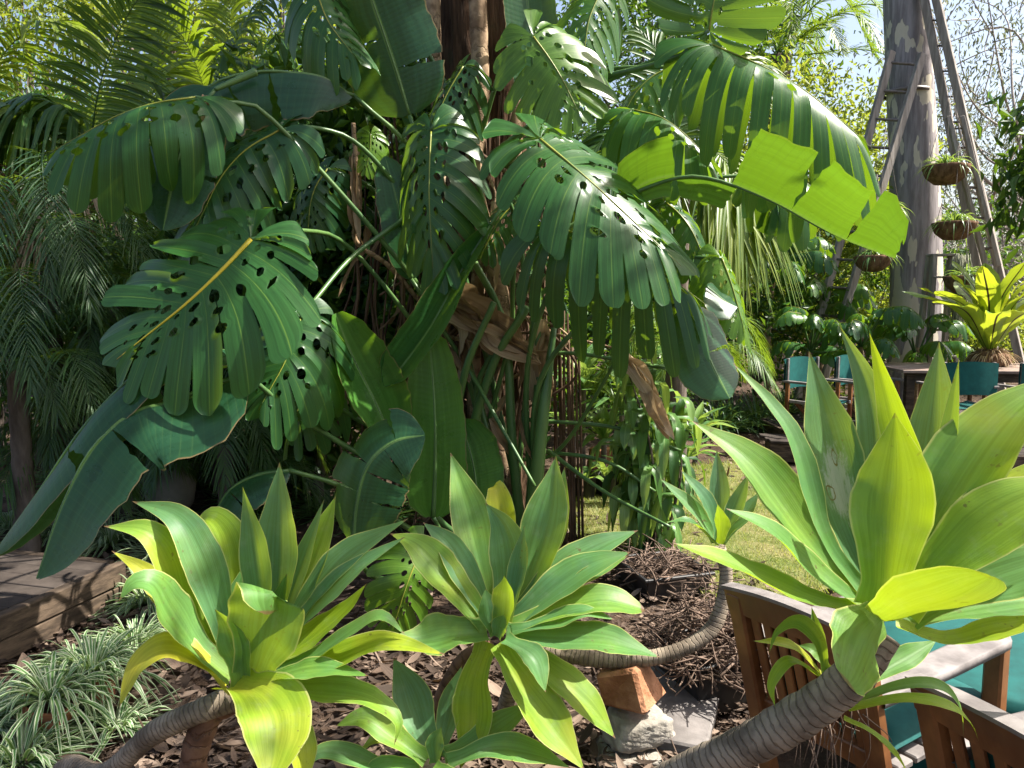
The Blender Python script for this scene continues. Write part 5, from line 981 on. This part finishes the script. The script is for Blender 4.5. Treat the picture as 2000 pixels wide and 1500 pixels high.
# ---------------------------------------------------------------- pots, shrubs and understorey in the middle distance
def black_pot(px, py, r, h, label, plant, seed):
    c = G(px, py); t = thing('nursery_pot', label, 'pot', c, 'black nursery pots on the lawn'); mb = MB(); mb.lathe(c, [(.001, 0), (r * .8, 0), (r, h * .93), (r * 1.07, h * .93), (r * 1.07, h), (r * .95, h), (r * .9, h * .85), (.001, h * .86)], 22); mb.build('pot', M['black'], t)
    return c + A([0, 0, h * .85])
def broad_tuft(name, c, n, l, w, label, seed, mat='broad', cat='plant', group=None, age=(.1, .9), el=(.3, 1.35)):
    t = thing(name, label, cat, c, group); rg = np.random.default_rng(seed)
    for k in range(n):
        az = 6.28 * k * .618; e = rg.uniform(*el); h = A([math.cos(az), math.sin(az), 0]); ll = l * rg.uniform(.7, 1.1); b = A(c) + h * .02
        p = [b, b + ll * .5 * (h * math.cos(e) + A([0, 0, math.sin(e)])), b + ll * (h * math.cos(e - .35) + A([0, 0, math.sin(e - .4)]))]
        m_ = MB(); agave_leaf(m_, p, w, -h * math.sin(e) + A([0, 0, math.cos(e)]), rg.uniform(*age), .3, n=12, m=7); m_.build('leaf', M[mat], t)
    return t
q = black_pot(1142, 975, .095, .20, 'leftmost black nursery pot at the lawn edge', 1, 1); broad_tuft('potted_plant', q, 9, .26, .06, 'leafy seedling in the leftmost nursery pot', 81)
q = black_pot(1182, 970, .095, .20, 'middle black nursery pot at the lawn edge', 1, 1); broad_tuft('potted_plant', q, 9, .26, .07, 'bright lime seedling in the middle nursery pot', 82, age=(.7, 1))
q = black_pot(1216, 955, .09, .19, 'rightmost black nursery pot at the lawn edge', 1, 1); broad_tuft('potted_plant', q, 9, .28, .06, 'leafy seedling in the rightmost nursery pot', 83)
o = rock(None, G(1180, 930) + A([0, .25, .12]), (.38, .3, .3), M['redrock'], 'rock', 15); tag(o, 'pinkish boulder behind the nursery pots', 'rock')
for k, (x, y, d, n, l, w, lb) in enumerate([(1140, 760, 7.4, 20, .55, .10, 'pale green rosette plant close to the bundle of hanging roots'), (1300, 745, 7.6, 18, .5, .09, 'pale green rosette plant behind the dead brown leaf'), (1215, 800, 7.0, 18, .5, .09, 'leafy rosette plant behind the nursery pots'), (1180, 860, 7.2, 16, .45, .09, 'low leafy rosette just above the nursery pots'), (1360, 850, 7.8, 18, .42, .08, 'leafy rosette at the edge of the dark path'), (1120, 840, 7.6, 16, .45, .09, 'leafy rosette in the gap right of the trunk'), (1340, 900, 6.9, 14, .38, .07, 'small leafy rosette at the top of the lawn')]):
    c = W(x, y, d); c[2] = max(c[2], .05)
    t = broad_tuft('rosette_plant', c, n, l, w, lb, 90 + k, group='leafy rosettes beyond the lawn')
    mb = MB(); mb.tube([A([c[0], c[1] + .03, -.02]), c], [.03, .025], 8, 6); mb.build('stem', M['bark'], t)
# drooping leafy shrub between trunk and lawn
def droop_shrub():
    b = G(1300, 1090); b[1] = 5.0; b = A([W(1290, 1000, 4.9)[0], 4.9, 0]); t = thing('drooping_shrub', 'slender shrub with long drooping glossy leaves between the trunk and the lawn', 'shrub', b); rg = np.random.default_rng(101); sm = MB(); lm = []
    for k in range(13):
        x = rg.uniform(1200, 1350); y = rg.uniform(680, 960); e = W(x, y, rg.uniform(4.6, 5.3)); m_ = (b + e) / 2 + rg.normal(0, .06, 3) + A([0, 0, .1]); sm.tube([b + rg.normal(0, .03, 3) * A([1, 1, 0]), m_, e], [.012, .008, .003], 6, 12)
        for j in range(22):
            s = rg.uniform(.3, 1.05); p = b + (e - b) * s + rg.normal(0, .05, 3); az = rg.uniform(0, 6.28); l = rg.uniform(.18, .36); h = A([math.cos(az), math.sin(az), 0]); lm.append([p, p + h * l * .4 + A([0, 0, -.02]), p + h * l * .55 + A([0, 0, -l * .75])])
    sm.build('stem', M['bark'], t)
    for q in lm:
        m_ = MB(); agave_leaf(m_, q, .065, (0, -.3, 1), rg.uniform(.0, .8), .2, n=8, m=5); m_.build('leaf', M['dark' if rg.random() < .4 else 'broad'], t)
droop_shrub()
def strap_clump(c, n, l, w, label, seed, mat='strap'):
    mb = MB(); blades(mb, c, n, l, w, 1.0, .9, np.random.default_rng(seed), up=1.0); o = mb.build('strap_clump', M[mat], org=(c[0], c[1], 0)); return tag(o, label, 'grass clump', 'strap-leaved clumps in the beds')
names = ['by the path beyond the lawn', 'in front of the farthest left green chair', 'deep behind the green chairs', 'between the lawn path and the dark shrubs', 'at the foot of the left ladder', 'left of the path bend']
for k, (x, y) in enumerate([(1480, 835), (1530, 822), (1560, 805), (1430, 830), (1600, 800), (1400, 845)]): strap_clump(G(x, y), 150, .95, .022, 'dark strap-leaved clump ' + names[k], 110 + k)
nm2 = ['below the rolled paddle leaf', 'left of the trunk base', 'in deep shade under the split leaves', 'behind the left agave tips', 'behind the urn', 'at the far left under the date palm', 'between urn and trunk', 'just left of the hanging roots']
for k, (x, y) in enumerate([(640, 1010), (740, 1020), (580, 960), (500, 1010), (380, 960), (120, 950), (450, 940), (820, 990)]): strap_clump(G(x, y), 120, .6, .018, 'dark strap-leaved clump ' + nm2[k], 120 + k)
# small monsteras by the deck
for k, (x, y, d, lb, s) in enumerate([(1690, 640, 10.0, 'split-leaf plant right behind the second green chair', 1.0), (1590, 650, 9.9, 'split-leaf plant behind the farthest left green chair', .8), (1800, 665, 10.3, 'split-leaf plant at the foot of the gum trunk', .9), (1520, 480, 11.0, 'split-leaf climber in the shade left of the left ladder', 1.1), (1610, 560, 11.6, 'split-leaf plant between the left ladder and the trunk', 1.0)]):
    c = W(x, y, d); b = A([c[0], c[1] + .2, 0]); t = thing('split_leaf_plant', lb, 'plant', b, 'split-leaf plants around the deck'); rg = np.random.default_rng(130 + k)
    mb = MB(); mb.tube([b, (b + c) / 2 + rg.normal(0, .05, 3), c + A([0, .1, -.1])], [.05, .045, .03], 8, 12); mb.build('stem', M['vine'], t)
    for j in range(9):
        az = 6.28 * j / 9 + rg.normal(0, .2); h = A([math.cos(az), math.sin(az), 0]); st = c + h * .25 * s + A([0, 0, rg.uniform(-.3, .35)]); l = .55 * s * rg.uniform(.8, 1.1)
        monstera(t, [st, st + h * l * .5 + A([0, 0, .02]), st + h * l * .9 + A([0, 0, -.25 * l])], .5 * s, (h[0] * .4, h[1] * .4, 1), age=rg.uniform(.1, .7), a0=.2, a1=.6, lobes=7, stalk=[c + A([0, .1, -.25])], seed=140 + k * 10 + j, hang=.2, res=18)

# ---------------------------------------------------------------- trees and shrubs behind
NS = 200
def shrub(px, d, h, wd, leaf, mat, label, n=36, per=80, name='shrub', asp=.4, cs=.24, hang=.3, z0=.4, age=(0, 1), group='shrubs behind the central plants'):
    global NS; NS += 1; x = W(px, 600, d)[0]
    return tree(name, label, (x, d, 0), [((x, d, h * .55), (wd / 2, wd / 2.4, h * .5))], leaf, mat, .05, 'bark', NS, group, 'shrub', n, per, cs, asp, hang, 10, age)
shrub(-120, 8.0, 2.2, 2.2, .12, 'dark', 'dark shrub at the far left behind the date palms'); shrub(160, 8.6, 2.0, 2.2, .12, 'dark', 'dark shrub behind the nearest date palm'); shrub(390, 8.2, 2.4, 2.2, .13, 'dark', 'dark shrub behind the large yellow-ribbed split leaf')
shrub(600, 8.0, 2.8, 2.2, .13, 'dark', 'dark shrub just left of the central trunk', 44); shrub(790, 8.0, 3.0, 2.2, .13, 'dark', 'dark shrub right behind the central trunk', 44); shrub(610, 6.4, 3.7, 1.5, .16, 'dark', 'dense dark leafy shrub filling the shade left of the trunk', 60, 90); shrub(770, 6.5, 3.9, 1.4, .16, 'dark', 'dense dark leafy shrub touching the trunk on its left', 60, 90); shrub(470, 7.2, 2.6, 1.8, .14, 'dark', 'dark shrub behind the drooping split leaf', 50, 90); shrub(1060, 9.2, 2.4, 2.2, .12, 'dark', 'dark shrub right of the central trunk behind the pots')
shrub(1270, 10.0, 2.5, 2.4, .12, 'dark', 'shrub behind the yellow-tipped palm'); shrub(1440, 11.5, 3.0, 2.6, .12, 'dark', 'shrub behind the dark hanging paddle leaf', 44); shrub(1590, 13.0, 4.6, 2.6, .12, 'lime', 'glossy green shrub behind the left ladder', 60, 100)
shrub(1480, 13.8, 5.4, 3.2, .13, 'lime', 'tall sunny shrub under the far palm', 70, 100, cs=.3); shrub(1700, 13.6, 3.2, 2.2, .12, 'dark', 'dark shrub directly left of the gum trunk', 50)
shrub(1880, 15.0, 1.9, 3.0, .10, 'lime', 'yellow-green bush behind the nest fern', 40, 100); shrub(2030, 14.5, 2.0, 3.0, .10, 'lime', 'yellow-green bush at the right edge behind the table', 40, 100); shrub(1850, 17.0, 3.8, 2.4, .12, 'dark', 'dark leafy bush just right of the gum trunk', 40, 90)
def big(px, d, top, wd, leaf, mat, label, n=60, per=100, cs=.45, lo=.45, tr=.15, bark='bark', hang=.3, asp=.42, age=(0, 1)):
    global NS; NS += 1; x = W(px, 600, d)[0]
    return tree('tree', label, (x, d, 0), [((x, d, top * (lo + 1) / 2), (wd / 2, wd / 2.3, top * (1 - lo) / 2))], leaf, mat, tr, bark, NS, 'trees behind the garden', 'tree', n, per, cs, asp, hang, 16, age)
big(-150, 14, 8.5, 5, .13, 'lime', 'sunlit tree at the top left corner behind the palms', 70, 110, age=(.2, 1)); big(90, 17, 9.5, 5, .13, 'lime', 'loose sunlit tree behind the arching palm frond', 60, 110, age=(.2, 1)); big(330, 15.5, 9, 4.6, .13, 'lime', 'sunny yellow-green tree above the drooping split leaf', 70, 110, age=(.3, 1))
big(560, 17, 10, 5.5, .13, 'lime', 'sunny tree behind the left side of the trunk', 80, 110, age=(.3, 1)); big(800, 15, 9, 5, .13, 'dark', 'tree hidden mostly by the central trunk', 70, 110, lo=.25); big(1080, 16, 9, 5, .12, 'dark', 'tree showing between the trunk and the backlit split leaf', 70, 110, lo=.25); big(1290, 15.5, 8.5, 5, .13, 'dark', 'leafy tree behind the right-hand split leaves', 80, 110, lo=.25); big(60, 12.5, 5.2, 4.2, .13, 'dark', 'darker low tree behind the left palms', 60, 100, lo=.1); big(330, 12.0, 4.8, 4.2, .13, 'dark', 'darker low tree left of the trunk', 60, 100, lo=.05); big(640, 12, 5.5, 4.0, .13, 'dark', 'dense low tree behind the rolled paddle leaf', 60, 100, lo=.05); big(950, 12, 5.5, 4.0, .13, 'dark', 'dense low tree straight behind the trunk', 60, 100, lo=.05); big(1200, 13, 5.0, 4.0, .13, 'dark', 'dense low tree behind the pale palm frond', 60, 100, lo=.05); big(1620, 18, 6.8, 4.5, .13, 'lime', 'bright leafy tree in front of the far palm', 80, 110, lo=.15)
def gum_far(px, d, top, wd, label, n, seed, lo=.35):
    """open pale-barked gum with visible crooked branches"""
    rg = np.random.default_rng(seed); x = W(px, 600, d)[0]; b = A([x, d, 0]); t = thing('gum_tree', label, 'tree', b, 'distant gum trees on the right'); tm = MB(); cm = MB()
    f = A([x + rg.normal(0, .5), d, top * lo]); tm.tube([b, (b + f) / 2 + A([rg.normal(0, .3), 0, 0]), f], [.28, .22, .18], 10, 16)
    for k in range(n):
        e = f + A([rg.uniform(-wd / 2, wd / 2), rg.uniform(-wd / 3, wd / 3), rg.uniform(-.05, 1) * top * (1 - lo)]); m1 = f + (e - f) * .4 + rg.normal(0, .5, 3); m2 = f + (e - f) * .75 + rg.normal(0, .4, 3); tm.tube([f, m1 + rg.normal(0, .4, 3), m2 + rg.normal(0, .5, 3), e], [.06, .045, .028, .01], 6, 24)
        for j in range(5):
            s = m2 + (e - m2) * rg.uniform(0, 1); q = s + rg.normal(0, .9, 3); tm.tube([s, (s + q) / 2 + rg.normal(0, .15, 3), q], [.02, .014, .005], 4, 6)
            pp = q + rg.normal(0, 1, (60, 3)) * A([.6, .6, .4]); leafcards(cm, pp, .17, .2, rg, 1.3)
    tm.build('trunk', M['palebark'], t); cm.build('crown', M['gum'], t)
gum_far(2060, 22, 12, 10, 'pale open gum tree with crooked branches at the upper right', 26, 301, .3); gum_far(1900, 32, 9, 9, 'distant gum tree seen between the gum trunk and the right ladder', 24, 302, .2); gum_far(2080, 30, 9, 10, 'distant gum tree low at the right edge', 24, 303, .2); gum_far(1990, 38, 8, 12, 'farthest gum tree behind the hanging baskets', 26, 304, .1)
def edge_tree():
    c = W(2010, 330, 9.5); b = A([c[0] + .7, 9.5, 0]); t = thing('glossy_tree', 'tree with dark drooping leaves poking in at the right edge', 'tree', b); rg = np.random.default_rng(310); mb = MB(); mb.tube([b, A([c[0] + .6, 9.5, 2.0]), A([c[0] + .4, 9.5, 3.6])], [.09, .07, .03], 8, 12); cm = MB()
    for k in range(26):
        e = W(rg.uniform(1960, 2120), rg.uniform(210, 450), rg.uniform(9.2, 9.9)); s = A([c[0] + .6, 9.5, rg.uniform(1.8, 3.0)]); mb.tube([s, (s + e) / 2 + A([0, 0, .15]), e], [.02, .014, .005], 5, 8); leafcards(cm, e + rg.normal(0, .12, (22, 3)), .24, .28, rg, 1.4)
    mb.build('trunk', M['bark'], t); cm.build('crown', M['dark'], t)
edge_tree()
def woods():
    rg = np.random.default_rng(320); n = 26000; az = rg.uniform(-1.0, 1.0, n); d = rg.uniform(46, 58, n); x = np.sin(az) * d; y = np.cos(az) * d
    h = 5 + 1.6 * np.sin(az * 9) + 1.1 * np.sin(az * 23 + 1); P = np.stack([x, y, rg.uniform(0, 1, n) ** .8 * h], 1); mb = MB(); leafcards(mb, P, .9, .6, rg); tag(mb.build('distant_woods', M['gum'], org=(0, 50, 0)), 'far grey-green woods closing the view behind the garden', 'woods', kind='stuff')
woods()
